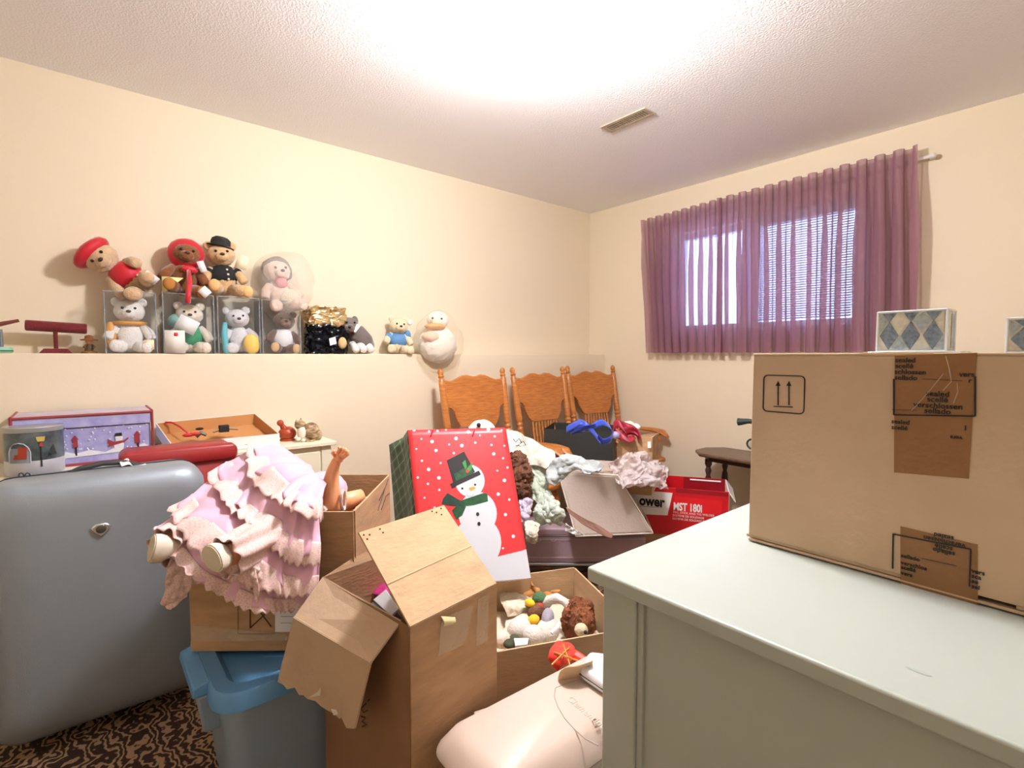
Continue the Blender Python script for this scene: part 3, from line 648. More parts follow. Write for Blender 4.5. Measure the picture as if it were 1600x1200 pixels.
# lace pantaloon cuffs hanging below the legs
for q in ([[(264,858,1.27),(284,864,1.28),(304,872,1.28)],[(262,888,1.27),(282,896,1.275),(302,895,1.28)],[(256,920,1.28),(276,928,1.285),(300,914,1.29)],[(249,950,1.29),(266,954,1.29),(292,936,1.30)]],
          [[(330,858,1.27),(352,860,1.25),(372,868,1.26)],[(322,888,1.27),(345,895,1.25),(378,898,1.25)],[(318,908,1.29),(352,905,1.27),(392,925,1.26)],[(318,912,1.30),(366,912,1.28),(402,940,1.27)]],
          [[(362,862,1.24),(385,862,1.25),(408,872,1.27)],[(378,890,1.24),(398,890,1.24),(416,892,1.27)],[(390,915,1.25),(404,918,1.25),(414,918,1.27)],[(396,942,1.26),(402,950,1.26),(408,944,1.27)]]):
    cloth('lace_cuff', [[at(x, y, d=d_) for x, y, d_ in r_] for r_ in q], lc, dol, 26, 26, amp=.006, fold=.008, fs=28, thick=.001)
# ================================================================== battered open carton in front
ZR = .62
P0 = at(640,980,z=ZR); P1 = at(775,912,z=ZR); P3 = at(505,902,z=ZR); P2 = P3+(P1-P0)
fb = thing('cardboard_box', 'battered open carton with two long flaps raised, in the centre foreground', 'box', (1.8,.63,0))
def dn0(p, k=0): return Vector((p.x, p.y, 0))
for a, b_ in ((P0,P1),(P1,P2),(P2,P3),(P3,P0)):
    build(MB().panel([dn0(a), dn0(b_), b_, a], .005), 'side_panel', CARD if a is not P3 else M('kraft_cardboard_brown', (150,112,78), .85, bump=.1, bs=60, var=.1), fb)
build(MB().panel([dn0(P0)+Vector((0,0,.004)),dn0(P1)+Vector((0,0,.004)),dn0(P2)+Vector((0,0,.004)),dn0(P3)+Vector((0,0,.004))], .005), 'bottom', CARD, fb)
def mid(a, b_, t=.5): return a+(b_-a)*t
Q0 = at(560,833,z=.79); Q1 = at(693,790,z=.79)
K0, K1 = mid(P0,Q0,.43), mid(P1,Q1,.46)
build(MB().panel([P0,P1,K1,K0], .005), 'top_flap', CARD2, fb, label='raised flap, lower half')
f2 = build(MB().panel([K0,K1,Q1,Q0], .005), 'top_flap', CARD2, fb, label='raised flap, upper half')
build(MB().tube([K0,K1], .004, 6), 'fold_crease', CARD2, fb)
C0, C1 = at(460,965,z=.55), at(580,1035,z=.545); E0, E1 = at(435,1065,z=.385), at(555,1138,z=.385); Pb = at(628,970,z=ZR)
build(MB().panel([P3,C0,C1,Pb], .005), 'side_flap', CARD3, fb)
nE = 14
ed = [mid(E0,E1,i/nE)+crumple(mid(E0,E1,i/nE), .012, 60, 3)*(0 if i in (0,nE) else 1) for i in range(nE+1)]
mb = MB(); nrm = (C1-C0).cross(E0-C0).normalized()*.0025
vsA = [mid(C0,C1,i/nE) for i in range(nE+1)]+ed
mb.add([p-nrm for p in vsA]+[p+nrm for p in vsA], [])
kq = 2*(nE+1)
for i in range(nE):
    a = [i, i+1, nE+1+i+1, nE+1+i]
    mb.f.append(tuple(a)); mb.f.append(tuple(x+kq for x in reversed(a))); mb.f.append((nE+1+i, nE+2+i, nE+2+i+kq, nE+1+i+kq))
mb.f += [(0, nE+1, nE+1+kq, kq), (nE, kq+nE, kq+2*nE+1, 2*nE+1)]
build(mb, 'side_flap', CARD3, fb)
build(MB().tube([C0,C1], .004, 6), 'fold_crease', CARD3, fb)
build(MB().panel([P3, mid(P3,P2,.95), mid(P3,P2,.9)+Vector((-.02,.01,.035)), mid(P3,P2,.35)+Vector((-.01,0,.022))], .005), 'back_flap', CARD, fb)
# staple marks on the raised flap, scraps of tape, scribble
fn_ = (K1-K0).cross(Q0-K0).normalized();  fn_ = fn_ if fn_.dot(CAM-K0) > 0 else -fn_
for u, v in ((.03,.93),(.08,.90),(.04,.84),(.20,.94),(.21,.86),(.86,.90),(.90,.82),(.94,.95),(.82,.95)):
    p = mid(mid(K0,K1,u), mid(Q0,Q1,u), v)+fn_*.003
    build(MB().ell(p, .0022, n=6, k=4), 'staple_hole', ink, f2, smooth=0)
rn = (P1-P0).cross(Vector((0,0,1))).normalized(); rn = rn if rn.dot(CAM-P0) > 0 else -rn
def onr(px, py, off=.0035):
    v = at(px, py, d=1)-CAM; t = (P0-CAM).dot(rn)/v.dot(rn); return CAM+v*t+rn*off
build(MB().panel([onr(*q) for q in ((688,965),(738,945),(725,1005),(683,1025))], .0005), 'tape', TAPE, fb, smooth=0, label='clear tape over the flap hinge')
build(MB().panel([onr(*q) for q in ((745,935),(762,928),(760,1000),(742,1010))], .0005), 'tape', TAPE, fb, smooth=0)
cloth('tape_scrap', [[onr(687,962,.006),onr(706,962,.012)],[onr(688,970,.014),onr(705,969,.016)],[onr(690,979,.006),onr(704,975,.008)]], M('yellowed_tape', (236,222,170), .4), fb, 6, 8, amp=.002, fold=.001, thick=.0008)
tw = M('whitish_tape', (226,222,210), .35)
def onf(px, py, off=.006):
    n = (C1-C0).cross(E0-C0).normalized(); n = n if n.dot(CAM-C0) > 0 else -n
    v = at(px, py, d=1)-CAM; t = (C0-CAM).dot(n)/v.dot(n); return CAM+v*t+n*off
for q in (((487,1088),(503,1078),(510,1070),(504,1085)),((521,1106),(531,1106),(536,1112),(525,1116))):
    build(MB().panel([onf(*q[0]),onf(*q[1],.010),onf(*q[2],.014),onf(*q[3],.006)], .0008), 'tape_scrap', tw, fb, smooth=0)
ln2 = lambda pts: build(MB().tube([Vector(p) for p in pts], .0016, 4), 'pen_line', M('dark_ink', (40,34,30), .7), fb, smooth=0)
def onl(px, py):
    n = (P0-P3).cross(Vector((0,0,1))).normalized(); n = n if n.dot(CAM-P0) > 0 else -n
    v = at(px, py, d=1)-CAM; t = (P0-CAM).dot(n)/v.dot(n); return CAM+v*t+n*.0035
ln2([onl(574,1098),onl(566,1106),onl(570,1112),onl(576,1109)]); ln2([onl(566,1118),onl(573,1120),onl(568,1126),onl(575,1131),onl(568,1134)]); ln2([onl(579,1092),onl(577,1094)])
# things inside it
inn = at(610,925,z=.60)
cloth('magenta_cloth', [[at(575,925,z=.50),at(590,912,z=.53),at(602,905,z=.55)],[at(592,928,z=.56),at(602,920,z=.575),at(608,910,z=.57)],[at(608,935,z=.55),at(612,928,z=.56),at(612,915,z=.56)]], M('magenta_fabric', (176,30,110), .7), None, 16, 16, amp=.004, fold=.006, label='bright magenta cloth inside the battered front carton', cat='cloth')
bk = thing('book', 'white covered book lying inside the battered front carton', 'book', at(605,945,z=.50))
c4 = [at(584,938,z=.575),at(604,922,z=.60),at(624,952,z=.60),at(612,964,z=.575)]
build(MB().panel(c4, .006), 'cover', M('glossy_white_cover', (226,230,236), .2), bk, bevel=.001)
build(MB().panel([p+Vector((0,0,-.014)) for p in c4], .02), 'page_block', M('grey_pages', (120,128,140), .7), bk)
# ================================================================== snowman gift bag
bg = thing('gift_bag', 'large red snowman gift bag with green plaid sides', 'gift bag', (1.3,1.15,.36))
TLb = at(637,672,z=.9); TRb = at(790,668,z=.9); BRb = at(830,904,z=.365); BLb = BRb-(TRb-TLb)
side = at(608,695,d=2.24)-TLb
redp = M('red_bag_paper', (214,52,56), .42, coat=.05)
# green plaid side paper (printed weave of crossing stripes)
pl = bpy.data.materials.new('green_plaid_paper'); pl.use_nodes = True; nt = pl.node_tree; b = nt.nodes['Principled BSDF']; b.inputs['Roughness'].default_value = .4
tc = nt.nodes.new('ShaderNodeTexCoord'); mp = nt.nodes.new('ShaderNodeMapping'); mp.inputs['Rotation'].default_value = (.3,.7,.5); nt.links.new(tc.outputs['Object'], mp.inputs[0])
prev = None
for ax, s_ in (('X',14),('Z',14)):
    wv = nt.nodes.new('ShaderNodeTexWave'); wv.bands_direction = ax; wv.inputs['Scale'].default_value = s_/2; nt.links.new(mp.outputs[0], wv.inputs['Vector'])
    cr = nt.nodes.new('ShaderNodeValToRGB'); e = cr.color_ramp.elements; e[0].color = lin((22,62,38))+(1,); e[0].position = .3; e[1].color = lin((52,96,58))+(1,); e[1].position = .6
    k = e.new(.985); k.color = lin((52,96,58))+(1,); k = e.new(.992); k.color = lin((190,205,190))+(1,)
    nt.links.new(wv.outputs[0], cr.inputs[0])
    if prev:
        mx = nt.nodes.new('ShaderNodeMix'); mx.data_type = 'RGBA'; mx.inputs[0].default_value = .5; nt.links.new(prev.outputs[0], mx.inputs[6]); nt.links.new(cr.outputs[0], mx.inputs[7]); nt.links.new(mx.outputs[2], b.inputs['Base Color'])
    prev = cr
ex = (TRb-TLb); ey = (BLb-TLb); gn = ex.cross(ey).normalized(); gn = gn if gn.dot(CAM-TLb) > 0 else -gn
def G(u, v, o=0):
    p = TLb+ex*u+ey*v; bul = .006*math.sin(math.pi*min(max(u,0),1))*math.sin(math.pi*min(max(v,0),1)); return p+gn*(bul+o)
def gpanel(name, fn, mat, nu=20, nv=24): return build(MB().grid(fn, nu, nv), name, mat, bg, smooth=180, solid=.0012)
gpanel('front_panel', lambda u, v: G(u, v), redp)
gpanel('back_panel', lambda u, v: TLb+side+ex*u+ey*v, redp)
def gus(p0, sgn):
    return lambda u, v: p0+side*u+ey*v+ex.normalized()*sgn*.02*(1-abs(2*u-1))*(1-v)
gpanel('side_panel', gus(TLb, 1), pl, 8, 20); gpanel('side_panel', gus(TRb, -1), pl, 8, 20)
gpanel('bottom_panel', lambda u, v: BLb+ex*u+side*v, WHITEP, 6, 6)
def px2uv(px, py):
    v = at(px, py, d=1)-CAM; t = (TLb-CAM).dot(gn)/v.dot(gn); p = CAM+v*t-TLb
    a = ex.dot(ex); b_ = ex.dot(ey); c = ey.dot(ey); d1 = p.dot(ex); d2 = p.dot(ey); D = a*c-b_*b_
    return ((d1*c-d2*b_)/D, (d2*a-d1*b_)/D)
def decal(name, pts, mat, o, parent=bg, clip=True):
    """flat print on the bag front, following its slight bulge"""
    if len(pts) < 12: pts = [(a[0]+(b_[0]-a[0])*i/6, a[1]+(b_[1]-a[1])*i/6) for a, b_ in zip(pts, list(pts[1:])+[pts[0]]) for i in range(6)]
    uv = [px2uv(*q) for q in pts]
    if clip: uv = [(min(max(u,.002),.998), min(max(v,.002),.998)) for u, v in uv]
    cu_ = sum(q[0] for q in uv)/len(uv); cv = sum(q[1] for q in uv)/len(uv); n = len(uv); mb = MB(); rings = 4
    vs_ = [G(cu_, cv, o)]
    for r_ in range(1, rings+1): vs_ += [G(cu_+(u-cu_)*r_/rings, cv+(v-cv)*r_/rings, o) for u, v in uv]
    fs = [(0, 1+i, 1+(i+1)%n) for i in range(n)]
    for r_ in range(rings-1): fs += [(1+r_*n+i, 1+(r_+1)*n+i, 1+(r_+1)*n+(i+1)%n, 1+r_*n+(i+1)%n) for i in range(n)]
    mb.add(vs_, fs); return build(mb, name, mat, parent, smooth=180)
def circ(cx_, cy, rx, ry=None, n=20): ry = ry or rx; return [(cx_+rx*math.cos(6.2832*i/n), cy+ry*math.sin(6.2832*i/n)) for i in range(n)]
snow = M('printed_snow_white', (214,218,226), .3); grn = M('printed_plaid_green', (34,92,54), .4, var=.35, vs_=60)
decal('snow_ground', [(700,888),(764,873),(826,858),(831,903),(775,917),(690,935)], snow, .002)
decal('snowman_base', circ(746,848,37,41,28), snow, .0024); decal('snowman_middle', circ(746,803,30,34,28), snow, .0027); 
decal('snowman_head', circ(734,752,23,25,28), snow, .0024)
decal('hat_crown', [(698,720),(725,706),(742,738),(709,757)], BLACK, .0026); decal('hat_band', [(709,741),(733,728),(741,741),(714,757)], grn, .0032); decal('hat_brim', [(703,757),(748,736),(751,742),(706,763)], BLACK, .0036)
decal('scarf', [(716,784),(755,771),(761,772),(762,784),(740,790),(722,792)], grn, .0034)
decal('scarf_tail', [(699,771),(721,784),(722,792),(690,788),(692,780)], M('printed_dark_green', (20,64,52), .4, var=.3, vs_=60), .003); decal('scarf_tail', [(716,788),(728,792),(722,806),(713,812),(706,798)], grn, .0028)
for q in (((722,724),(727,719),(729,729),(727,735)),((728,735),(738,722),(737,734),(731,740))): decal('holly_leaf', q, M('holly_green', (52,140,62), .4), .0042)
decal('holly_berry', circ(730,737,3,3,8), M('holly_red', (190,60,50), .4), .0045)
decal('carrot_nose', [(732,763),(740,761),(743,764),(735,768)], M('carrot_orange', (240,160,50), .4), .0036)
for q in ((722,764),(742,758)): decal('snowman_eye', circ(*q,1.8,1.8,8), BLACK, .0036)
build(MB().tube([G(*px2uv(*q), .003) for q in ((728,774),(731,776),(737,776),(740,773))], .0006, 4), 'smile', BLACK, bg)
for q in ((746,804),(748,819)): decal('coat_button', circ(*q,2.6,3.2,10), BLACK, .0036)
rng = random.Random(3); spots = []
for _ in range(900):
    u, v = rng.random(), rng.random()**1.25*.86
    px = 637+u*153+v*32; py = 671+v*236
    if ((px-738)/40)**2+((py-752)/58)**2 < 1 or ((px-746)/42)**2+((py-822)/62)**2 < 1 or (690 < px < 732 and 765 < py < 815) or u < .03 or u > .97: continue
    if all((px-a)**2+(py-c)**2 > (13+12*v)**2 for a, c in spots): spots.append((px, py)); decal('snow_dot', circ(px, py, rng.choice((1.6,1.8,2.0,2.8,3.0))*.95, None, 10), snow, .0014)
for px in (676,741):   # cord handle ends
    build(MB().tube([G(*px2uv(px-3,682),.003),G(*px2uv(px,673),.005),G(*px2uv(px+2,669),.0)-gn*.02,G(*px2uv(px+3,676),-.03)], .003, 6), 'cord_handle', M('red_cord', (170,20,40), .7), bg)
# ================================================================== toy box behind the beige tote
F0 = at(765,1020,z=.34); d2 = Vector((.39,.92,0)).normalized(); n2 = Vector((-.92,.39,0)).normalized()
def TP(a, c, z_): return Vector((F0.x,F0.y,0))+d2*a+n2*c+Vector((0,0,z_))
tb = thing('cardboard_box', 'open cardboard box full of soft toys beside the cream dresser', 'box', TP(.24,.24,0))
open_box(tb, TP, .48, .48, .002, .34, CARD2)
def toy(name, label, cat, c): return thing(name, label, cat, c)
furw = M('white_plush', (226,220,210), .95, bump=.5, bs=150, sheen=.4); 
def inside(px, py, z_): return at(px, py, z=z_)
def blob(name, label, cat, px, py, z_, r_, mat, parts=(), fuzz=.05):
    c = inside(px, py, z_); t = thing(name, label, cat, c)
    build(MB().ell(c, r_, fuzz=fuzz, n=18, k=12), 'body', mat, t)
    for nm, qx, qy, qz, qr, mt in parts: build(MB().ell(inside(qx, qy, qz), qr, fuzz=.03), nm, mt, t)
    return t
filler = MB()
filler.grid(lambda u, v: TP(.02+.44*u, .02+.44*v, .21+.015*math.sin(u*9)*math.sin(v*7)+.02*noise.noise(Vector((u*6,v*6,1)))), 30, 30)
build(filler, 'tissue_paper', M('cream_tissue', (228,214,190), .9), None, solid=.003, smooth=180, label='cream tissue paper lining the toy box under the soft toys', cat='paper')
crm = M('cream_knit', (222,210,186), .9, bump=.4, bs=120); brn = M('brown_shaggy_fur', (150,88,50), .95, bump=.9, bs=70, var=.4, vs_=25); tan = M('tan_paper_bag', (190,132,70), .85, bump=.4, bs=20)
cloth('knit_jumper', [[at(776,925,z=.27),at(805,925,z=.28),at(838,935,z=.27)],[at(785,945,z=.29),at(812,945,z=.30),at(832,950,z=.28)],[at(792,962,z=.27),at(812,962,z=.27),at(830,957,z=.26)]], crm, None, 26, 22, amp=.008, fold=.008, fs=16, label='cream knitted doll jumper at the back left of the toy box', cat='jumper')
cloth('knit_scarf', [[at(790,968,z=.27),at(812,962,z=.27),at(828,962,z=.27)],[at(786,985,z=.28),at(806,985,z=.28),at(815,985,z=.27)],[at(780,1000,z=.27),at(796,1003,z=.27),at(806,1002,z=.26)]], M('oatmeal_knit', (222,208,186), .9, bump=.5, bs=160), None, 20, 20, amp=.006, fold=.006, fs=20, label='oatmeal knitted scarf below the cream jumper in the toy box', cat='scarf')
blob('plush_toy', 'round white plush toy in the middle of the toy box', 'toy', 812,983,.28,(.042,.042,.036),furw)
blob('plush_toy', 'small round white plush toy at the front of the toy box', 'toy', 834,993,.285,(.036,.036,.032),furw)
t_ = blob('toy_duck', 'plush duck with a green head and yellow bill in the toy box', 'toy', 840,956,.275,(.028,.045,.03),M('brown_plush', (110,72,50), .95, bump=.5, bs=120),
     (('head',843,936,.305,(.028,.028,.026),M('duck_green', (70,104,66), .9, bump=.4, bs=150)),('bill',828,942,.305,(.022,.016,.013),M('yellow_plush', (240,190,40), .85)),('collar',843,946,.295,(.018,.02,.010),M('red_plush', (206,50,40), .85)),('foot',834,968,.295,(.018,.022,.016),M('yellow_plush', (240,190,40), .85)),('foot',858,932,.29,(.018,.018,.013),M('orange_plush', (226,120,40), .85))))
t_ = thing('toy_goose', 'white and grey plush goose with a curled neck in the toy box', 'toy', at(862,980,z=.24))
build(MB().ell(at(856,985,z=.27), (.040,.055,.036), Matrix.Rotation(R(30),3,'Z'), fuzz=.03), 'body', furw, t_)
build(MB().ell(at(856,966,z=.295), (.022,.046,.03), Matrix.Rotation(R(40),3,'Z'), fuzz=.03), 'wing', M('grey_plush', (160,156,166), .95, bump=.4, bs=150), t_)
build(MB().tube([at(852,948,z=.29),at(858,938,z=.32),at(870,934,z=.33),at(882,940,z=.325),at(890,952,z=.31)], [.016,.018,.017,.014,.010], 12), 'neck', furw, t_, smooth=180)
build(MB().tube([at(862,990,z=.31),at(870,982,z=.32),at(874,972,z=.32)], [.006,.008,.004], 8), 'ribbon', WHITEP, t_)
t_ = thing('toy_dog', 'shaggy brown plush dog with a pale muzzle at the right of the toy box', 'toy', at(905,965,z=.24))
for q, r_ in (((905,955,.29),(.05,.055,.045)),((893,970,.27),(.035,.04,.06)),((910,975,.28),(.045,.045,.05))): build(MB().ell(at(q[0],q[1],z=q[2]), r_, fuzz=.2, n=28, k=18, seed=q[0]), 'body', brn, t_)
for q in ((900,940,.31),(918,946,.31)): build(MB().ell(at(q[0],q[1],z=q[2]), (.022,.022,.018), fuzz=.2), 'ear', M('dark_brown_fur', (110,58,36), .95, bump=.9, bs=70), t_)
build(MB().ell(at(908,984,z=.31), (.022,.022,.02), fuzz=.06), 'muzzle', M('pale_plush', (214,200,168), .95, bump=.4, bs=120), t_)
build(MB().ell(at(915,988,z=.325), .006), 'nose', BLACK, t_)
blob('plush_toy', 'small pink plush toy beside dark green leaves at the toy box front corner', 'toy', 784,1000,.28,(.026,.03,.026),M('pinkish_plush', (240,214,196), .95, bump=.4, bs=120),(('leaf',797,1006,.285,(.022,.022,.012),M('dark_leaf_green', (60,66,40), .8)),('leaf',803,998,.28,(.018,.02,.010),M('dark_leaf_green', (60,66,40), .8))))
build(MB().panel([at(803,998,z=.30),at(826,998,z=.30),at(824,1008,z=.31),at(805,1010,z=.31)], .004), 'gift_card', M('pale_blue_card', (206,216,226), .5), None, label='pale blue card tucked at the front of the toy box', cat='card')
cloth('paper_bag', [[at(790,925,z=.24),at(818,905,z=.30),at(830,918,z=.29)],[at(800,935,z=.25),at(838,924,z=.28),at(850,926,z=.27)],[at(830,935,z=.26),at(858,928,z=.27),at(876,918,z=.29)]], tan, None, 24, 20, amp=.008, fold=.012, fs=16, label='crumpled tan cloth at the back of the toy box', cat='cloth')
# ================================================================== beige lidded tote
bei = M('beige_plastic', (214,192,176), .42, bump=.05, bs=60)
bt = thing('storage_tote', 'beige plastic storage tote with an embossed oval lid, bottom centre', 'tote', (2.1,.85,0))
mb = MB(); TT = .40
rot = Matrix.Translation((2.145,.815,0)) @ Matrix.Rotation(R(-2),4,'Z')
def tote(z_, ix, iy, r): return [rot @ Vector((x, y, z_)) for x, y in rrect(-.135+ix, .135-ix, -.275+iy, .275-iy, r, 6)]
def rings(mb, rs_):
    k = len(rs_[0]); vs_ = [p for r_ in rs_ for p in r_]
    return mb.add(vs_, [(i*k+j, i*k+(j+1)%k, (i+1)*k+(j+1)%k, (i+1)*k+j) for i in range(len(rs_)-1) for j in range(k)]+[tuple(range(k-1,-1,-1)), tuple(range((len(rs_)-1)*k,len(rs_)*k))])
build(rings(MB(), [tote(0,.04,.05,.04),tote(.335,.022,.022,.05)]), 'tote_body', bei, bt, smooth=50)
build(rings(MB(), [tote(.335,.012,.012,.05),tote(.345,.006,.006,.05),tote(.352,.008,.008,.05),tote(.385,.03,.03,.045),tote(TT,.05,.05,.04)]), 'lid', bei, bt, smooth=40)
build(MB().tube([Vector((p.x,p.y,p.z+.0003)) for p in (at(x, y, z=TT) for x, y in ((932,1055),(905,1062),(880,1070),(868,1075),(866,1088),(872,1105),(882,1122),(896,1138),(915,1155),(935,1165)))], .0014, 6), 'embossed_line', M('lid_groove', (186,166,156), .6), bt)
text('embossed_word', 'Clementine', .026, M('lid_emboss', (222,202,188), .4), bt, at(884,1092,z=TT+.0002), (at(930,1130,z=TT)-at(884,1092,z=TT)), Vector((0,0,1)).cross(at(930,1130,z=TT)-at(884,1092,z=TT)), depth=.0008)
build(MB().hexa([at(742,1118,z=.335),at(782,1108,z=.335),at(785,1125,z=.335),at(745,1136,z=.335)],[at(740,1112,z=.356),at(783,1098,z=.356),at(785,1106,z=.36),at(742,1122,z=.36)]), 'lid_clip', bei, bt, bevel=.003)
wb = thing('white_case', 'small white plastic case lying on the beige tote lid', 'case', at(925,1060,z=TT))
c4 = [at(905,1062,z=TT+.001),at(920,1036,z=TT+.001),at(955,1040,z=TT+.001),at(945,1090,z=TT+.001)]
build(MB().hexa(c4, [p+Vector((0,0,.035)) for p in c4]), 'case_body', M('glossy_white_plastic', (236,240,246), .25), wb, bevel=.012, bseg=3)
build(MB().hexa([p+Vector((0,0,.014)) for p in [mid(q, sum(c4,Vector())/4, -.02) for q in c4]], [p+Vector((0,0,.017)) for p in [mid(q, sum(c4,Vector())/4, -.02) for q in c4]]), 'seam', M('dark_seam', (90,80,84), .5), wb, bevel=.001)
# torn cardboard tab and red plaid ornament
cloth('cardboard_scrap', [[at(872,1062,z=TT+.002),at(900,1058,z=TT+.002),at(926,1050,z=TT+.002)],[at(876,1048,z=TT+.03),at(900,1044,z=TT+.035),at(924,1034,z=TT+.04)],[at(884,1042,z=TT+.045),at(902,1038,z=TT+.05),at(926,1030,z=TT+.055)]], CARD2, None, 16, 10, amp=.003, fold=.003, thick=.003, label='torn cardboard scrap standing on the beige tote', cat='cardboard')
orn = thing('plaid_ornament', 'red plaid cloth ornament with a metal tip hanging on the toy box', 'ornament', at(880,1035,z=.33))
rpl = M('red_plaid_cloth', (216,48,38), .5, c2=(232,70,50), vs_=20)
C_ = [[(862,1012,.36),(872,1003,.365),(892,1004,.36)],[(857,1028,.35),(876,1020,.375),(898,1014,.36)],[(872,1042,.34),(884,1034,.36),(912,1024,.35)]]
build(MB().grid(lambda u, v: patch([[at(x, y, z=z_)+Vector((.02,-.02,.012)) for x, y, z_ in r_] for r_ in C_], u, v)+crumple(Vector((u,v,0)), .006, 5, 2), 18, 18), 'cloth_body', rpl, orn, smooth=180, solid=.008)
build(MB().tube([at(900,1018,z=.365)+Vector((.03,-.03,.01)),at(912,1024,z=.365)+Vector((.03,-.03,.01)),at(922,1028,z=.365)+Vector((.03,-.03,.01))], [.016,.011,.004], 8), 'cloth_tip', rpl, orn)
gold = M('gold_thread', (196,150,60), .5)
for a, b_ in (((862,1035),(890,1008)),((866,1016),(905,1030)),((880,1004),(890,1036))): build(MB().tube([at(a[0],a[1],z=.372)+Vector((.026,-.026,.016)), at((a[0]+b_[0])/2,(a[1]+b_[1])/2,z=.384)+Vector((.026,-.026,.016)), at(b_[0],b_[1],z=.372)+Vector((.026,-.026,.016))], .0022, 5), 'gold_band', gold, orn)
build(MB().ell(at(919,1026,z=.372)+Vector((.03,-.03,.012)), .007), 'metal_tip', M('ornament_metal', (150,150,150), .3, metal=1), orn)
# ================================================================== trunk, rug, lampshade, heap of clothes
S0 = Vector((1.0,1.77,0)); sd = Vector((.64,.768,0)).normalized(); sn = Vector((-.768,.64,0)).normalized()
def SP(a, c, z_): return S0+sd*a+sn*c+Vector((0,0,z_))
rugm = M('brown_rug_weave', (92,60,44), .95, c2=(46,28,20), vs_=14, bump=.6, bs=90)
rg = thing('folded_rug', 'folded brown patterned rug under the mauve-grey trunk', 'rug', SP(.2,.15,0))
for i, zz in enumerate((.002,.036,.070)):
    build(MB().hexa([SP(-.125-.003*i,-.01-.006*i,zz),SP(.62,-.012+.006*i,zz),SP(.62,.30,zz),SP(-.125,.30,zz)],[SP(-.125-.003*i,-.01-.006*i,zz+.03),SP(.62,-.012+.006*i,zz+.03),SP(.62,.30,zz+.03),SP(-.125,.30,zz+.03)]), 'rug_fold', rugm, rg, bevel=.013, bseg=3)
tk = thing('trunk', 'mauve-grey trunk with a silver base rail under the heap of clothes', 'trunk', SP(.2,.15,.10))
tkm = M('mauve_grey_vinyl', (164,140,148), .5, bump=.1, bs=200); tkr = M('brushed_silver', (190,190,190), .3, metal=.9); tkl = M('pale_piping', (206,190,188), .5)
build(MB().hexa([SP(-.12,.004,.112),SP(.60,.004,.112),SP(.60,.28,.112),SP(-.12,.28,.112)],[SP(-.12,.004,.255),SP(.60,.004,.255),SP(.60,.28,.255),SP(-.12,.28,.255)]), 'trunk_body', tkm, tk, bevel=.008)
build(MB().hexa([SP(-.125,-.002,.258),SP(.605,-.002,.258),SP(.605,.285,.258),SP(-.125,.285,.258)],[SP(-.125,-.002,.30),SP(.605,-.002,.30),SP(.605,.285,.30),SP(-.125,.285,.30)]), 'lid', tkm, tk, bevel=.01)
build(MB().tube([SP(-.12,-.004,.108),SP(.60,-.004,.108)], .009, 8), 'base_rail', tkr, tk)
for zz in (.262,.243,.145): build(MB().tube([SP(-.12,-.003,zz),SP(.60,-.003,zz)], .0012, 5), 'piping', tkl, tk)
for a0 in (.02,.10): build(MB().tube([SP(a0+.03*t,-.002,.243-.012*math.sin(math.pi*t)**.5) for t in [i/6 for i in range(7)]], .0012, 5), 'piping', tkl, tk)
# square fabric lampshade with a torn lower edge
shm = M('taupe_lampshade_fabric', (188,172,160), .75, bump=.15, bs=90)
ls = thing('lampshade', 'big square taupe fabric lampshade with a torn base, on the mauve-grey trunk', 'lampshade', at(950,832,z=.302))
t1, t2, t3 = at(872,737,z=.60), at(965,743,z=.60), at(958,721,z=.60); t4 = t1+(t3-t2)
b1, b2 = at(900,838,z=.302), at(1020,833,z=.302); bk_ = (t3-t2).normalized()*.30; b3, b4 = b2+bk_, b1+bk_
def wall_(p, q, r_, s_, nm, seed):   # top p->q, bottom s_->r_
    def fn(u, v):
        x = mid(mid(p,q,u), mid(s_,r_,u), v); n = (q-p).cross(s_-p).normalized(); bow = -.02*math.sin(math.pi*u)*math.sin(math.pi*v*.8)
        cc = (t1+t2+t3+t4)/4; n = n if n.dot(x-cc) > 0 else -n
        return x+n*(bow+.006*noise.noise(x*9+Vector((seed,0,0))))
    return build(MB().grid(fn, 22, 22), nm, shm, ls, smooth=180, solid=.003)
wall_(t1,t2,b2,b1,'shade_panel',1); wall_(t2,t3,b3,b2,'shade_panel',2); wall_(t3,t4,b4,b3,'shade_panel',3); wall_(t4,t1,b1,b4,'shade_panel',4)
build(MB().panel([t1,t2,t3,t4], .004), 'shade_top', shm, ls)
trim = M('shade_piping', (222,210,198), .6)
for a, b_ in ((t1,t2),(t2,t3),(t1,b1),(t2,b2),(b1,b2),(b2,b3)): build(MB().tube([a,b_], .0035, 6), 'piping', trim, ls)
tornm = M('torn_brown_backing', (150,112,98), .8)
cloth('torn_strip', [[at(884,792,d=2.37),at(905,805,d=2.36),at(935,820,d=2.35),at(958,835,d=2.34)],[at(888,800,d=2.36),at(915,822,d=2.35),at(940,836,d=2.34),at(955,840,d=2.335)]], tornm, ls, 24, 6, amp=.004, fold=.004, thick=.002)
cloth('frayed_lining', [[at(884,818,d=2.33),at(895,826,d=2.32),at(908,834,d=2.32)],[at(882,830,d=2.33),at(896,836,d=2.32),at(912,838,d=2.32)]], WHITEP, ls, 16, 8, amp=.006, fold=.006, fs=50, thick=.0015)
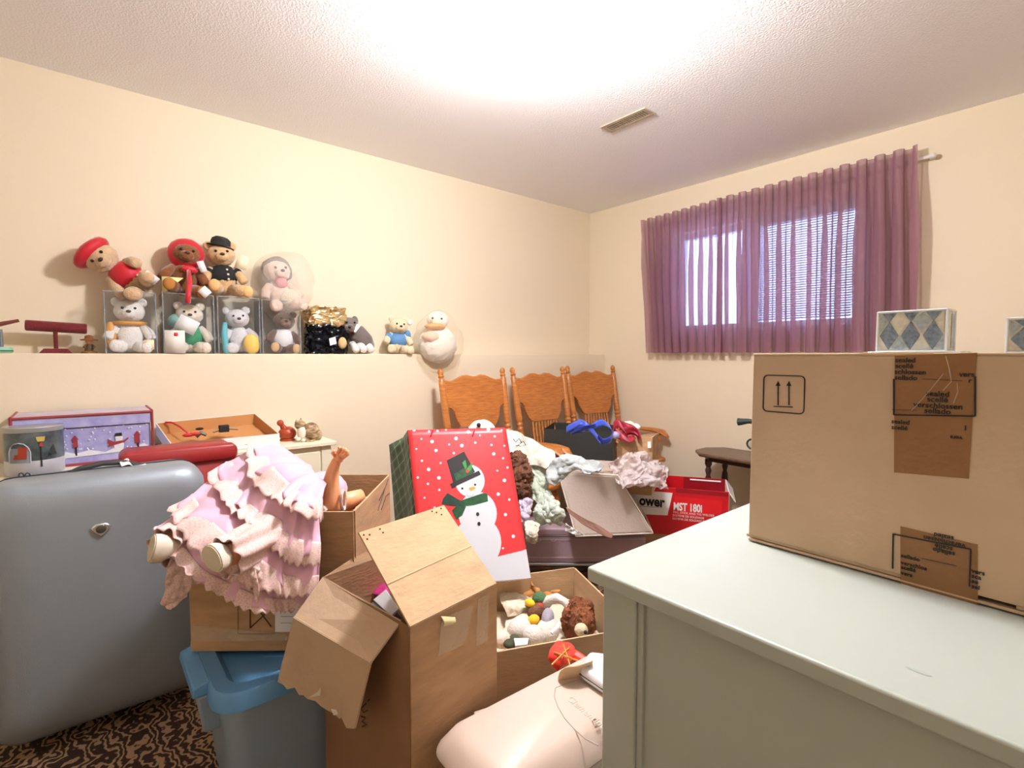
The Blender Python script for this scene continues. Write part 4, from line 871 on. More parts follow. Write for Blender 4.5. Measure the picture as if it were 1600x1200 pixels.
# clothes
wht = M('white_cotton', (220,214,200), .85, bump=.15, bs=60); mint = M('mint_cotton', (190,200,180), .85, bump=.2, bs=60, var=.08, vs_=20); grey_ = M('grey_blue_cotton', (192,198,198), .85, bump=.2, bs=60, var=.1, vs_=14)
def px3(rows): return [[at(x, y, d=d_) for x, y, d_ in r_] for r_ in rows]
cloth('pillowcase', px3([[(786,668,2.62),(802,672,2.56),(832,686,2.46),(866,706,2.42)],[(788,688,2.52),(812,694,2.48),(838,703,2.43),(866,715,2.40)],[(793,706,2.46),(815,712,2.44),(838,717,2.41),(860,722,2.38)],[(800,722,2.44),(820,726,2.42),(840,728,2.40),(854,730,2.37)]]), wht, None, 40, 34, amp=.012, fold=.010, fs=9, label='white printed pillowcase at the top of the heap of clothes', cat='pillowcase', thick=.006)
pc = bpy.data.objects['pillowcase']; WM[pc.name] = Matrix.Translation(pc.location)
for q in ([(802,686),(806,691),(811,685),(815,692)], [(812,693),(818,690),(822,696),(827,692)], [(806,697),(812,695)]):
    build(MB().tube([at(x, y, d=2.47) for x, y in q], .0022, 5), 'printed_script', BLACK, pc)
cloth('shirt', px3([[(806,716,2.46),(840,722,2.44),(872,730,2.44)],[(815,740,2.40),(842,745,2.38),(862,748,2.40)],[(825,765,2.36),(845,772,2.34),(862,775,2.36)],[(832,778,2.34),(850,790,2.32),(862,795,2.34)]]), mint, None, 36, 36, amp=.012, fold=.02, fs=11, seed=2, label='pale mint cotton shirt in the middle of the heap of clothes', cat='shirt', thick=.006)
cloth('sleeve_cloth', px3([[(850,748,2.38),(860,722,2.36),(885,708,2.34),(915,712,2.32),(945,724,2.30)],[(856,756,2.34),(872,735,2.31),(892,722,2.29),(912,730,2.27),(935,732,2.26)],[(862,760,2.32),(880,748,2.30),(896,736,2.28),(908,738,2.26),(920,740,2.25)]]), grey_, None, 44, 24, amp=.012, fold=.018, fs=12, seed=4, label='pale grey shirt sleeve draped over the taupe lampshade', cat='shirt', thick=.008)
cloth('towel', px3([[(840,770,2.34),(862,762,2.34),(876,780,2.34)],[(832,795,2.32),(858,790,2.28),(880,800,2.30)],[(828,812,2.32),(852,812,2.27),(880,818,2.29)],[(838,822,2.32),(858,824,2.28),(878,824,2.30)]]), M('sage_towel', (196,206,192), .9, bump=.5, bs=90), None, 40, 40, amp=.014, fold=.022, fs=14, seed=6, label='crumpled sage green towel on top of the mauve-grey trunk', cat='towel', thick=.008)
cloth('lavender_scarf', px3([[(808,780,2.34),(822,778,2.33),(832,782,2.33)],[(810,800,2.31),(824,798,2.29),(832,800,2.31)],[(812,815,2.30),(824,815,2.29),(830,815,2.31)]]), M('lavender_print', (206,186,220), .85, c2=(236,228,240), vs_=30), None, 24, 24, amp=.012, fold=.014, fs=18, seed=8, label='small lavender scarf beside the snowman gift bag', cat='scarf', thick=.006)
cloth('wool_sock', px3([[(820,812,2.31),(832,812,2.30),(842,820,2.31)],[(820,830,2.22),(832,832,2.20),(840,835,2.22)],[(822,846,2.215),(830,850,2.21),(838,846,2.215)]]), M('cream_wool', (226,216,196), .95, bump=.7, bs=90), None, 18, 22, amp=.008, fold=.008, fs=22, seed=9, label='cream wool sock hanging over the trunk edge', cat='sock', thick=.016)
hb = thing('doll_wig', 'curly brown doll wig between the snowman gift bag and the mint shirt', 'wig', at(815,745,d=2.42))
hairm = M('curly_brown_hair', (124,74,46), .8, bump=1, bs=60, var=.45, vs_=40)
for q, r_ in (((808,722,2.42),(.05,.05,.05)),((816,742,2.40),(.055,.05,.06)),((815,765,2.38),(.05,.05,.05)),((806,745,2.40),(.05,.05,.06))): build(MB().ell(at(q[0],q[1],d=q[2]), r_, fuzz=.22, n=30, k=20, seed=q[0]), 'curls', hairm, hb)
# plush dog peeping over the gift bag
pd = thing('toy_dog', 'white plush dog with dark eye patches peeping over the snowman gift bag', 'toy', at(745,690,d=2.5))
build(MB().ell(at(753,672,d=2.45), (.065,.065,.05), fuzz=.05), 'head', furw, pd); build(MB().ell(at(735,676,d=2.46), (.05,.05,.03), fuzz=.05), 'muzzle', furw, pd)
build(MB().ell(at(750,700,d=2.5), (.08,.08,.08), fuzz=.04), 'body', furw, pd)
build(MB().ell(at(748,664,d=2.385), .010), 'eye', BLACK, pd); build(MB().ell(at(725,669,d=2.42), (.02,.025,.012)), 'ear', M('brown_plush', (110,72,50)), pd)
# ================================================================== black gift bag on the middle chair
bb2 = thing('gift_bag', 'black paper gift bag with a blue ribbon bow on the middle chair', 'gift bag', (.80,2.42,.47))
g0, g1, g2 = at(850,670,z=.735), at(957,675,z=.735), at(964,664,z=.735); g3 = g0+(g2-g1)
blk = M('black_textured_paper', (44,46,44), .6, bump=.3, bs=150, bd=.002)
lw = lambda p: Vector((p.x, p.y, .4705))
for nm, a, b_ in (('front_panel',g0,g1),('side_panel',g1,g2),('back_panel',g2,g3),('side_panel',g3,g0)): build(MB().panel([lw(a),lw(b_),b_,a], .002), nm, blk, bb2)
build(MB().panel([lw(g0),lw(g1),lw(g2),lw(g3)], .002), 'bottom_panel', blk, bb2)
blue = M('blue_satin_ribbon', (48,74,180), .35, sheen=.3)
def ribbon(pts, wd, nm, mat, parent, tw=0):
    P_ = [at(x, y, d=d_) for x, y, d_ in pts]
    def fn(u, v):
        c = spline(P_, u); a = tw*u; return c+(_u*math.cos(a)+_f*math.sin(a))*(v-.5)*wd
    return build(MB().grid(fn, 28, 3), nm, mat, parent, smooth=180, solid=.001)
for pts, tw in (([(885,672,2.52),(898,664,2.48),(908,660,2.46),(916,668,2.47)],1.5),([(892,674,2.50),(905,670,2.46),(918,668,2.45),(930,664,2.47)],-1.2),([(905,660,2.50),(915,664,2.46),(925,672,2.45),(938,690,2.44)],.8),([(925,668,2.46),(940,660,2.48),(952,666,2.50),(958,676,2.50)],1.6),([(958,676,2.50),(954,686,2.46),(942,690,2.44),(934,682,2.43)],-.6),([(888,668,2.54),(900,672,2.50),(912,674,2.48),(926,672,2.5)],2.2)):
    ribbon(pts, .034, 'ribbon_loop', blue, bb2, tw)
# box with red ribbons on the corner chair
rb = thing('cardboard_box', 'small cardboard box of red ribbons on the corner chair', 'box', at(990,700,d=2.75))
r0, r1, r2 = at(964,700,z=.63), at(1020,694,z=.66), at(1010,680,z=.66)
q0, q1 = at(966,688,d=2.72), at(1019,683,d=2.66); bkv = (at(1000,676,d=3.0)-at(985,684,d=2.70))
bq = [q0, q1, q1+bkv*.8, q0+bkv*.8]
lw2 = lambda p: Vector((p.x, p.y, .472))
for i in range(4): build(MB().panel([lw2(bq[i]),lw2(bq[(i+1)%4]),bq[(i+1)%4],bq[i]], .005), 'side_panel', CARD, rb)
build(MB().panel([lw2(p) for p in bq], .004), 'bottom', CARD, rb)
build(MB().panel([at(1012,690,d=2.655),at(1017,689.5,d=2.645),at(1017,700,d=2.645),at(1012,700,d=2.655)], .001), 'white_sticker', WHITEP, rb)
rbn = M('red_plaid_ribbon', (168,22,48), .5, c2=(110,10,34), vs_=50)
rib = thing('ribbon_bow', 'red plaid ribbon bow spilling from the small box on the corner chair', 'ribbon', at(980,675,d=2.75))
for pts, tw in (([(958,668,2.74),(966,661,2.72),(974,668,2.70),(980,680,2.68)],1.2),([(968,664,2.74),(980,668,2.70),(992,672,2.68),(1001,680,2.67)],.9),([(972,676,2.70),(985,672,2.68),(995,676,2.67),(999,688,2.66)],-1.0),([(962,676,2.72),(972,682,2.69),(984,686,2.67),(992,682,2.66)],1.4)):
    ribbon(pts, .05, 'ribbon_loop', rbn, rib, tw)
blob2 = lambda nm, lab, px, py, d_, r_, mt: build(MB().ell(at(px,py,d=d_), r_, fuzz=.08), nm, mt, None, label=lab, cat='bauble')
blob2('bauble', 'pale green tissue ball behind the red ribbon bow', 982, 664, 2.80, (.035,.035,.022), M('pale_green_tissue', (206,216,196), .8))
blob2('bauble', 'white bauble behind the red ribbon bow', 993, 668, 2.78, (.026,.026,.022), WHITEP)
blob2('bauble', 'lilac bauble between the blue bow and the red ribbon', 962, 680, 2.66, (.022,.022,.02), M('lilac_shiny', (160,150,190), .4))
# ================================================================== red tool carton with a clear bag
tz1, tz0 = .46, .19
v0, v1 = at(983,757,z=tz1), at(1139,769,z=tz1); w0, w1 = at(1030,735,z=tz1), at(1133,746,z=tz1)
dv = (v1-v0); bd_ = (w1-v1)*.85; v2, v3 = v1+bd_, v0+bd_
rc = thing('tool_carton', 'open red power tool carton lettered MST 180i beside the lampshade', 'box', mid(v0,v2)+Vector((0,0,tz0-tz1)))
rcm = M('red_printed_card', (206,24,36), .35, coat=.1); rcd = M('dark_red_card', (150,16,30), .4)
lo = lambda p, z_=tz0: Vector((p.x, p.y, z_))
for a, b_, mt in ((v0,v1,rcm),(v1,v2,WHITEP),(v2,v3,rcm),(v3,v0,rcm)): build(MB().panel([lo(a),lo(b_),b_,a], .005), 'side_panel', mt, rc)
build(MB().panel([lo(v0),lo(v1),lo(v2),lo(v3)], .005), 'bottom', CARD, rc)
fnr = dv.cross(Vector((0,0,1))).normalized(); fnr = fnr if fnr.dot(CAM-v0) > 0 else -fnr
def onc(px, py, o=.0035):
    v = at(px, py, d=1)-CAM; t = (v0-CAM).dot(fnr)/v.dot(fnr); return CAM+v*t+fnr*o
build(MB().panel([onc(*q) for q in ((978,764),(1051,770),(1043,805),(1000,803))], .0006), 'label_panel', WHITEP, rc, smooth=0)
build(MB().panel([onc(*q) for q in ((1055,775),(1129,783),(1127,803),(1050,808))], .0006), 'label_panel', M('bright_red_print', (226,30,40), .35), rc, smooth=0)
build(MB().panel([onc(*q,.0038) for q in ((1056,762),(1138,770),(1138,776),(1056,769))], .0006), 'printed_band', rcd, rc, smooth=0)
ux_ = (onc(1100,792)-onc(1055,788)); uy_ = Vector((0,0,1))
text('printed_word', 'ower', .078, BLACK, rc, onc(999,788,.006), ux_, uy_, bold=.003, sx=.82)
text('printed_word', 'MST 180i', .060, WHITEP, rc, onc(1052,796,.006), ux_, uy_, bold=.002, sx=.66)
bar_ = MB().tube([onc(1001,790.5,.005),onc(1035,793,.005)], .001, 4); build(bar_, 'printed_line', BLACK, rc, smooth=0)
text('printed_word', 'MIG, STICK AND TIG WELDER', .016, WHITEP, rc, onc(1052,801,.006), ux_, uy_); text('printed_word', 'SYSTEME DE SOUDAGE', .016, WHITEP, rc, onc(1051,806,.006), ux_, uy_); text('printed_word', 'SISTEMA DE SOLDADURA', .016, WHITEP, rc, onc(1050.5,811,.006), ux_, uy_)
# inner flap of the far side with white slogan strip
fi = (v0-v3).normalized()
build(MB().panel([mid(v3,v2,.55)+fi*.004, v2+fi*.004, lo(v2,.34)+fi*.004, lo(mid(v3,v2,.55),.34)+fi*.004], .002), 'inner_flap', rcd, rc)
build(MB().tube([mid(v3,v2,.62)+fi*.008+Vector((0,0,-.014)), mid(v3,v2,.95)+fi*.008+Vector((0,0,-.014))], .005, 6), 'white_strip', WHITEP, rc)
text('printed_word', 'MS', .05, WHITEP, rc, mid(v3,v2,.16)+fi*.006+Vector((0,0,-.07)), (v2-v3), uy_, bold=.001)
build(MB().panel([v1, v2, v2+Vector((.02,.0,-.05))+dv*.04, v1+Vector((.02,0,-.05))+dv*.03], .004), 'end_flap', WHITEP, rc)
cartonb = thing('cardboard_box', 'low brown cardboard box under the red tool carton', 'box', mid(v0,v2)+Vector((0,0,-tz1)))
sh_ = lambda p: mid(p, mid(v0,v2), .06)
for i, (a, b_) in enumerate(((v0,v1),(v1,v2),(v2,v3),(v3,v0))): build(MB().panel([lo(sh_(a),.001),lo(sh_(b_),.001),lo(sh_(b_),.186),lo(sh_(a),.186)], .005), 'side_panel', CARD, cartonb)
build(MB().panel([lo(sh_(p),.184) for p in (v0,v1,v2,v3)], .004), 'top_panel', CARD, cartonb)
film = clear_film('crinkled_clear_bag', (248,240,240), .55, .15, 1, 30)
cloth('plastic_bag', px3([[(955,724,2.56),(975,712,2.60),(1000,702,2.64),(1030,716,2.66),(1046,728,2.66)],[(962,742,2.55),(985,735,2.56),(1005,722,2.58),(1025,735,2.60),(1045,745,2.62)],[(972,756,2.50),(990,756,2.50),(1010,754,2.52),(1030,756,2.54),(1048,758,2.56)]]), film, None, 50, 34, amp=.02, fold=.03, fs=16, seed=11, label='crinkled clear plastic bag stuffed in the red tool carton', cat='plastic bag', thick=.001)
cloth('bubble_wrap', px3([[(960,735,2.66),(985,722,2.70),(1012,715,2.74),(1036,730,2.74)],[(975,748,2.58),(995,742,2.60),(1015,738,2.62),(1036,746,2.64)],[(980,757,2.54),(1000,757,2.56),(1020,757,2.58),(1040,757,2.60)]]), M('pinkish_bubble_wrap', (206,184,180), .4, bump=.8, bs=60), None, 40, 30, amp=.015, fold=.02, fs=20, seed=13, label='pinkish bubble wrap inside the clear bag in the red carton', cat='wrap', thick=.003)
# ================================================================== small dark side table and horn ornament
wal = M('dark_walnut_varnish', (104,78,58), .4, c2=(78,56,42), vs_=8, stretch=(2,14,2), coat=.2); wald = M('dark_turned_walnut', (58,38,30), .4, coat=.2)
tzt = .592; tcx, tcy = 1.56, 3.10
stb = thing('side_table', 'small dark wooden side table with turned legs under the window', 'table', (tcx,tcy,0))
oct_ = [(-.375,-.06),(-.29,-.165),(.29,-.165),(.375,-.06),(.375,.06),(.29,.165),(-.29,.165),(-.375,.06)]
build(MB().prism(oct_, tzt-.022, tzt, lambda u, v, w_: Vector((tcx+u, tcy+v, w_))), 'table_top', wal, stb, bevel=.008, bseg=3)
build(MB().prism([(u*.84, v*.8) for u, v in oct_], tzt-.05, tzt-.022, lambda u, v, w_: Vector((tcx+u, tcy+v, w_))), 'apron', wald, stb, bevel=.004)
for lx, ly in ((-.26,-.10),(-.26,.11),(.26,-.10),(.26,.11)):
    zs = [(.55,.022),(.52,.022),(.50,.013),(.48,.02),(.45,.012),(.43,.018),(.38,.021),(.34,.013),(.32,.019),(.30,.013),(.28,.019),(.26,.013),(.24,.019),(.20,.016),(.12,.021),(.05,.014),(.02,.019),(0,.016)]
    build(MB().tube([(tcx+lx, tcy+ly, a) for a, r_ in zs], [r_ for a, r_ in zs], 12), 'leg', wald, stb)
gp = M('dark_green_metal', (58,72,70), .4, metal=.4)
ho = thing('horn_ornament', 'dark metal ornament with a horn and ring handle on the side table', 'ornament', (1.62,3.1,tzt))
hz_ = at(1165,659,y=3.1); 
build(MB().lathe([(.055,0),(.055,.012),(.02,.03),(.012,.06),(.012,.17),(.02,.19),(.012,.21)], 20, Matrix.Translation((1.60,3.1,tzt))), 'stand', gp, ho)
build(MB().tube([at(1154,659,y=3.1),at(1158,659,y=3.1),at(1170,658,y=3.1),(1.60,3.1,hz_.z)], [.024,.021,.015,.010], 14), 'horn', gp, ho)
rc_ = at(1176,694,y=3.08); build(MB().tube([rc_+Vector((.034*math.cos(a*.5236),0,.030*math.sin(a*.5236))) for a in range(12)], .006, 8, closed=True), 'ring_handle', gp, ho)
# ================================================================== things on the left dresser
yl, yr = at(18,690,x=.43).y, at(239,690,x=.43).y; zt = at(238,641,x=.43).z
sb = thing('gift_box', 'lidded lilac gift box printed with a snowman and lanterns on the left dresser', 'box', (.32,(yl+yr)/2,LZT))
lil = M('lilac_snow_print', (150,146,206), .35, c2=(186,186,226), vs_=30); lil2 = M('lilac_lid_print', (178,168,196), .35, c2=(206,196,212), vs_=14); rtr = M('dark_red_trim', (150,52,60), .45); sn_ = M('printed_snow', (240,242,248), .4, var=.08, vs_=40)
zs_ = zt-.052
build(MB().box((.205,yl+.006,LZT+.001),(.424,yr-.006,zs_)), 'box_body', lil, sb, bevel=.002)
build(MB().box((.20,yl,zs_+.002),(.43,yr,zt)), 'lid', lil2, sb, bevel=.003)
build(MB().box((.4302,yl+.004,zs_+.004),(.4312,yr-.004,zt-.014)), 'lid_front', lil, sb)
for a, b_ in (((.432,yl,zt-.004),(.432,yr,zt-.004)),((.432,yr,LZT+.006),(.432,yr,zt)),((.432,yl,LZT+.006),(.432,yl,zt)),((.426,yl,LZT+.005),(.426,yr,LZT+.005)),((.20,yl,zt),(.43,yl,zt)),((.20,yr,zt),(.43,yr,zt))):
    build(MB().tube([a,b_], .005, 6), 'red_trim', rtr, sb)
def onx(px, py, x_=.426): return at(px, py, x=x_)
def dx(name, pts, mat, x_=.4262, parent=sb): build(MB().panel([onx(*q, x_) for q in pts], .0006), name, mat, parent, smooth=0)
dx('snow_drift', [(98,717),(102,706),(118,709),(140,703),(165,706),(182,698),(200,702),(225,692),(232,696),(232,700)], sn_)
dx('snowman_print', circ(186,695,8,9,14), sn_, .4268); dx('snowman_print', circ(186,684,6,6,14), sn_, .4270); dx('snowman_hat', [(179,682),(180,677),(190,676),(191,681)], BLACK, .4274); dx('snowman_scarf', [(177,690),(192,688),(193,691),(170,698),(168,686)], rtr, .4276)
dx('snowman_arm', [(192,689),(200,683),(201,685),(193,692)], rtr, .4272)
for px, py in ((117,690),(214,683)):
    dx('lantern_print', [(px-4,py-2),(px+4,py-3),(px+5,py+9),(px-3,py+10)], rtr, .4268); dx('lantern_cap', [(px-6,py-2),(px,py-10),(px+6,py-3)], rtr, .4270); dx('lantern_post', [(px,py+9),(px+3,py+9),(px+4,py+22),(px+1,py+22)], BLACK, .4268)
rng = random.Random(5)
for _ in range(46):
    px, py = rng.uniform(100,232), rng.uniform(662,704); build(MB().ell(onx(px, py, .4264), (.0008,.003,.003), n=8, k=4), 'snow_dot', sn_, sb)
tnc = at(55,737,z=LZT); tnc = Vector((.47,at(55,720,x=.47).y,LZT)); tr_ = .080; th_ = at(55,664,x=.47).z-LZT
tn = thing('tin', 'round embossed winter tin with a red boot on the left dresser', 'tin', tnc)
tinm = M('silver_teal_tin', (128,140,146), .3, metal=.55, c2=(70,84,86), vs_=18, bump=.2, bs=60)
build(MB().lathe([(tr_*.97,.001),(tr_,.006),(tr_,th_*.30),(tr_*.995,th_*.31)], 40, Matrix.Translation(tnc)), 'tin_base', M('frosted_silver_tin', (206,208,216), .4, metal=.3), tn)
build(MB().lathe([(tr_*.995,th_*.31),(tr_*.995,th_*.90),(tr_*.98,th_*.91)], 40, Matrix.Translation(tnc)), 'tin_wall', tinm, tn)
build(MB().lathe([(tr_*1.02,th_*.89),(tr_*1.03,th_*.91),(tr_*1.03,th_*.98),(tr_*1.0,th_)], 40, Matrix.Translation(tnc)), 'lid', M('silver_tin_lid', (176,180,182), .3, metal=.6), tn)
ca = math.atan2(CAM.y-tnc.y, CAM.x-tnc.x)
def ont(a_deg, h, o=.001): a = ca+R(a_deg); return tnc+Vector(((tr_+o)*math.cos(a),(tr_+o)*math.sin(a),h*th_))
def dt(name, pts, mat, o=.0012): build(MB().panel([ont(a, h, o) for a, h in pts], .0008), name, mat, tn, smooth=0)
arch = [(-52,.28),(-52,.50),(-48,.60),(-40,.67),(-30,.69),(-20,.67),(-12,.60),(-8,.50),(-8,.28)]
for i in range(len(arch)-1):
    a, b_ = arch[i], arch[i+1]
    build(MB().tube([ont(*a), ont(*b_)], .002, 5), 'arch_rim', M('pale_arch', (186,192,206), .4), tn)
for i in range(8): a0 = -52+i*5.5; dt('arch_field', [(a0,.28),(a0+5.5,.28),(a0+5.5,.58),(a0,.58)], M('pale_arch_field', (150,158,172), .45), .0004)
bt_ = M('boot_red', (176,64,40), .4)
dt('boot_print', [(-32,.36),(-15,.36),(-13,.60),(-30,.60)], bt_, .0022); dt('boot_toe', [(-42,.36),(-32,.36),(-31,.46),(-38,.45)], bt_, .0022)
dt('lamp_post', [(10,.18),(13,.18),(12.5,.70),(10.5,.70)], BLACK, .0022); dt('post_lantern', [(5,.70),(18,.70),(20,.80),(3,.80)], M('gold_print', (196,170,90), .4), .0024); dt('post_bow', [(8,.60),(16,.60),(14,.68),(10,.68)], bt_, .0026)
dt('fir_print', [(26,.42),(44,.40),(36,.62)], M('fir_dark', (44,54,50), .6), .0022)
# open white cardboard tray with oddments
tq = [at(267,690,x=.45), at(436,666,x=.45), at(398,646,x=.20), at(244,661,x=.20)]
tr = thing('cardboard_tray', 'shallow white cardboard tray with brown inside on the left dresser', 'tray', (.33,(tq[0].y+tq[1].y)/2,LZT))
tq[0].z = tq[1].z = LZT+.055
def dnz(p): return Vector((p.x, p.y, LZT+.002+(p.z-LZT-.055)))
brc = M('brown_card_inside', (196,140,84), .8); cen = sum(tq,Vector())/4
for i in range(4):
    a, b_ = tq[i], tq[(i+1)%4]
    w_ = build(MB().panel([dnz(a),dnz(b_),b_,a], .003), 'side_panel', WHITEP, tr)
    ai, bi = mid(a,cen,.018), mid(b_,cen,.018)
    build(MB().panel([dnz(ai),dnz(bi),bi+Vector((0,0,-.001)),ai+Vector((0,0,-.001))], .002), 'inner_lining', brc, w_)
build(MB().panel([dnz(mid(p,cen,.02)) for p in tq], .002), 'bottom', brc, tr)
def inl(px, py, z_=LZT+.02): p_ = at(px, py, x=.36); p_.z += (z_-.812); return p_
build(MB().tube([at(258,660,x=.21),at(268,660,x=.225),at(280,666,x=.26),at(290,674,x=.32),at(297,681,x=.36)], .004, 6), 'red_ribbon', M('red_ribbon_satin', (206,30,40), .5), None, label='red ribbon hanging over the rim of the white cardboard tray', cat='ribbon')
rbw = thing('red_bow', 'small red bow lying in the white cardboard tray', 'bow', inl(300,682))
build(MB().ell(inl(294,681,.815), (.014,.022,.008)), 'bow_loop', M('red_ribbon_satin', (206,30,40), .5), rbw); build(MB().ell(inl(305,679,.815), (.014,.022,.008)), 'bow_loop', M('red_ribbon_satin', (206,30,40), .5), rbw); build(MB().ell(inl(299,681,.818), .009), 'bow_knot', M('red_ribbon_satin', (206,30,40), .5), rbw)
wt1 = thing('wristwatch', 'wristwatch with a black face in the white cardboard tray', 'watch', inl(350,674))
fc = inl(350,674,.825)
build(MB().box((-.012,-.02,-.016),(.012,.02,.016), Matrix.Translation(fc)), 'watch_face', BLACK, wt1, bevel=.003)
build(MB().tube([inl(332,676,.815),inl(340,675,.82),fc,inl(360,672,.82),inl(372,671,.815)], .006, 6), 'strap', M('tan_leather', (170,140,100), .6), wt1)
pn = thing('black_trinket', 'small black and grey trinket beside the red bow in the white cardboard tray', 'trinket', inl(316,677))
build(MB().tube([inl(306,682,.812),inl(314,678,.816),inl(322,680,.812)], [.010,.008,.006], 8), 'trinket_body', M('dark_grey_metal', (70,72,78), .4), pn); build(MB().ell(inl(312,675,.826), (.010,.016,.006)), 'trinket_top', BLACK, pn)
gb = thing('green_trinket', 'tiny dark green trinket beside the lilac gift box', 'trinket', at(248,698,z=LZT))
for q in ((244,697),(250,695),(254,699)): build(MB().ell(at(q[0],q[1],z=LZT+.010), (.008,.010,.009), fuzz=.2), 'bead', M('dark_green_bead', (34,44,32), .4), gb)
# orange bird figurine and tabby cat figurine
of = thing('bird_figurine', 'orange ceramic bird figurine behind the tabby cat on the left dresser', 'figurine', at(450,686,z=LZT))
om = M('orange_glaze', (186,78,40), .4, c2=(150,52,26), vs_=40)
build(MB().ell(at(449,677,x=.33), (.04,.042,.034), fuzz=.05), 'body', om, of); build(MB().ell(at(438,661,x=.33), .016), 'head', om, of); build(MB().tube([at(440,664,x=.33),at(444,670,x=.33)], [.011,.016], 8), 'neck', om, of)
build(MB().lathe([(.035,0),(.035,.006),(.03,.01)], 16, Matrix.Translation(Vector((.33,at(449,680,x=.33).y,LZT+.001)))), 'base', om, of)
cf = thing('cat_figurine', 'small tabby cat figurine at the end of the left dresser', 'figurine', at(480,688,z=LZT))
cx = .40
tab = M('tabby_stripes', (206,176,130), .45, c2=(84,60,42), vs_=45, stretch=(1,1,2.5)); cwh = M('figurine_white', (236,228,210), .4)
build(MB().ell(at(486,673,x=cx), (.035,.040,.042), fuzz=.03), 'body', tab, cf); build(MB().ell(at(492,680,x=cx), (.036,.034,.034)), 'haunch', tab, cf)
build(MB().ell(at(469,664,x=cx), (.025,.026,.023)), 'head', tab, cf); build(MB().ell(at(471,676,x=cx+.01), (.024,.020,.034)), 'chest', cwh, cf)
for q in ((463,656),(470,653)): build(MB().tube([at(q[0],q[1]+5,x=cx),at(q[0],q[1],x=cx)], [.009,.002], 6), 'ear', tab, cf)
for q in ((466,686),(474,688)): build(MB().ell(at(q[0],q[1],x=cx+.02), (.018,.012,.009)), 'paw', cwh, cf)
build(MB().tube([at(496,686,x=cx),at(488,690,x=cx+.035),at(478,689,x=cx+.04)], [.010,.009,.006], 8), 'tail', tab, cf)
# ================================================================== toys on the wall ledge
def frame(pos, yaw, roll, size, pitch=0):
    return Matrix.Translation(Vector(pos)) @ Matrix.Rotation(R(roll),4,'X') @ Matrix.Rotation(R(90+yaw),4,'Z') @ Matrix.Rotation(R(pitch),4,'X') @ Matrix.Scale(size,4)
eyem = M('eye_black', (18,16,15), .15); nosem = M('dark_brown_nose', (58,36,28), .4)
def fur(name, c, var=.12): return M(name, c, .95, bump=.5, bs=60, sheen=.6, var=var, vs_=12, bd=.012)
def bear(name, label, pos, size, fm, yaw=-8, roll=0, muz=None, arms=((-.30,-.14,.24),(.30,-.14,.24)), legs=((-.22,-.36,.10),(.22,-.36,.10)), pads=None, shirt=None, ears=True, head=(0,-.03,.70), cat='teddy bear', group='soft toys on the wall ledge'):
    t = thing(name, label, cat, mat4=frame(pos, yaw, roll, size), group=group); muz = muz or fm; h = Vector(head)
    def p(mb, nm, mt, par=t, **k): return build(mb, nm, mt, par, local=True, smooth=180, **k)
    p(MB().ell((0,0,.29), (.20,.17,.27), fuzz=.045, n=32, k=22), 'body', fm)
    hd_ = p(MB().ell(h, (.215,.19,.185), fuzz=.05, n=34, k=24), 'head', fm)
    p(MB().ell(h+Vector((0,-.16,-.045)), (.105,.09,.08), fuzz=.08, n=24, k=16), 'muzzle', muz, hd_)
    p(MB().ell(h+Vector((0,-.25,-.015)), (.036,.025,.026)), 'nose', nosem, hd_)
    for s in (-1,1):
        p(MB().ell(h+Vector((s*.085,-.175,.045)), .022, n=10, k=6), 'eye', eyem, hd_)
        if ears: p(MB().ell(h+Vector((s*.17,.01,.155)), (.078,.042,.078), fuzz=.1, n=22, k=14), 'ear', fm, hd_)
    for a in arms:
        a = Vector(a); s0 = Vector((math.copysign(.15,a.x),-.02,.45)); p(MB().tube([s0, mid(s0,a,.5)+Vector((math.copysign(.03,a.x),0,0)), a, a+(a-s0)*.06], [.075,.08,.075,.04], 12), 'arm', fm)
    for l in legs:
        l = Vector(l); s0 = Vector((math.copysign(.11,l.x),-.08,.11)); lg = p(MB().tube([s0, mid(s0,l,.6), l], [.10,.105,.085], 14), 'leg', fm)
        p(MB().ell(l+(l-s0).normalized()*.02, (.085,.05,.10) , fuzz=.02), 'foot', pads or fm, lg)
    if shirt: p(MB().ell((0,0,.31), (.225,.195,.245), fuzz=.04), 'jumper', shirt)
    t['_h'] = 0; del t['_h']
    return t, p, h
GR = 'soft toys on the wall ledge'
redv = M('red_velvet', (196,20,40), .6, sheen=.5); 
# 1 beret bear, slumped to the left
bei_f = fur('beige_teddy_fur', (222,188,148))
t, p, h = bear('teddy_bear', 'beige teddy bear in a red beret and red waistcoat, slumped left on the ledge toys', at(234,456,x=.10), .30, bei_f, yaw=-12, roll=52, arms=((-.24,-.20,.20),(.24,-.20,.36)), legs=((-.14,-.36,.14),(.18,-.36,.16)))
p(MB().ell((0,0,.36), (.225,.20,.20), fuzz=.03), 'waistcoat', redv)
p(MB().ell(h+Vector((-.02,.04,.13)), (.28,.25,.12), Matrix.Rotation(R(-16),3,'X'), fuzz=.02), 'beret', redv)
p(MB().box((-.06,-.02,-.10),(.06,-.01,.10), Matrix.Translation((.20,-.36,.12)) @ Matrix.Rotation(R(25),4,'X')), 'sewn_tag', WHITEP)
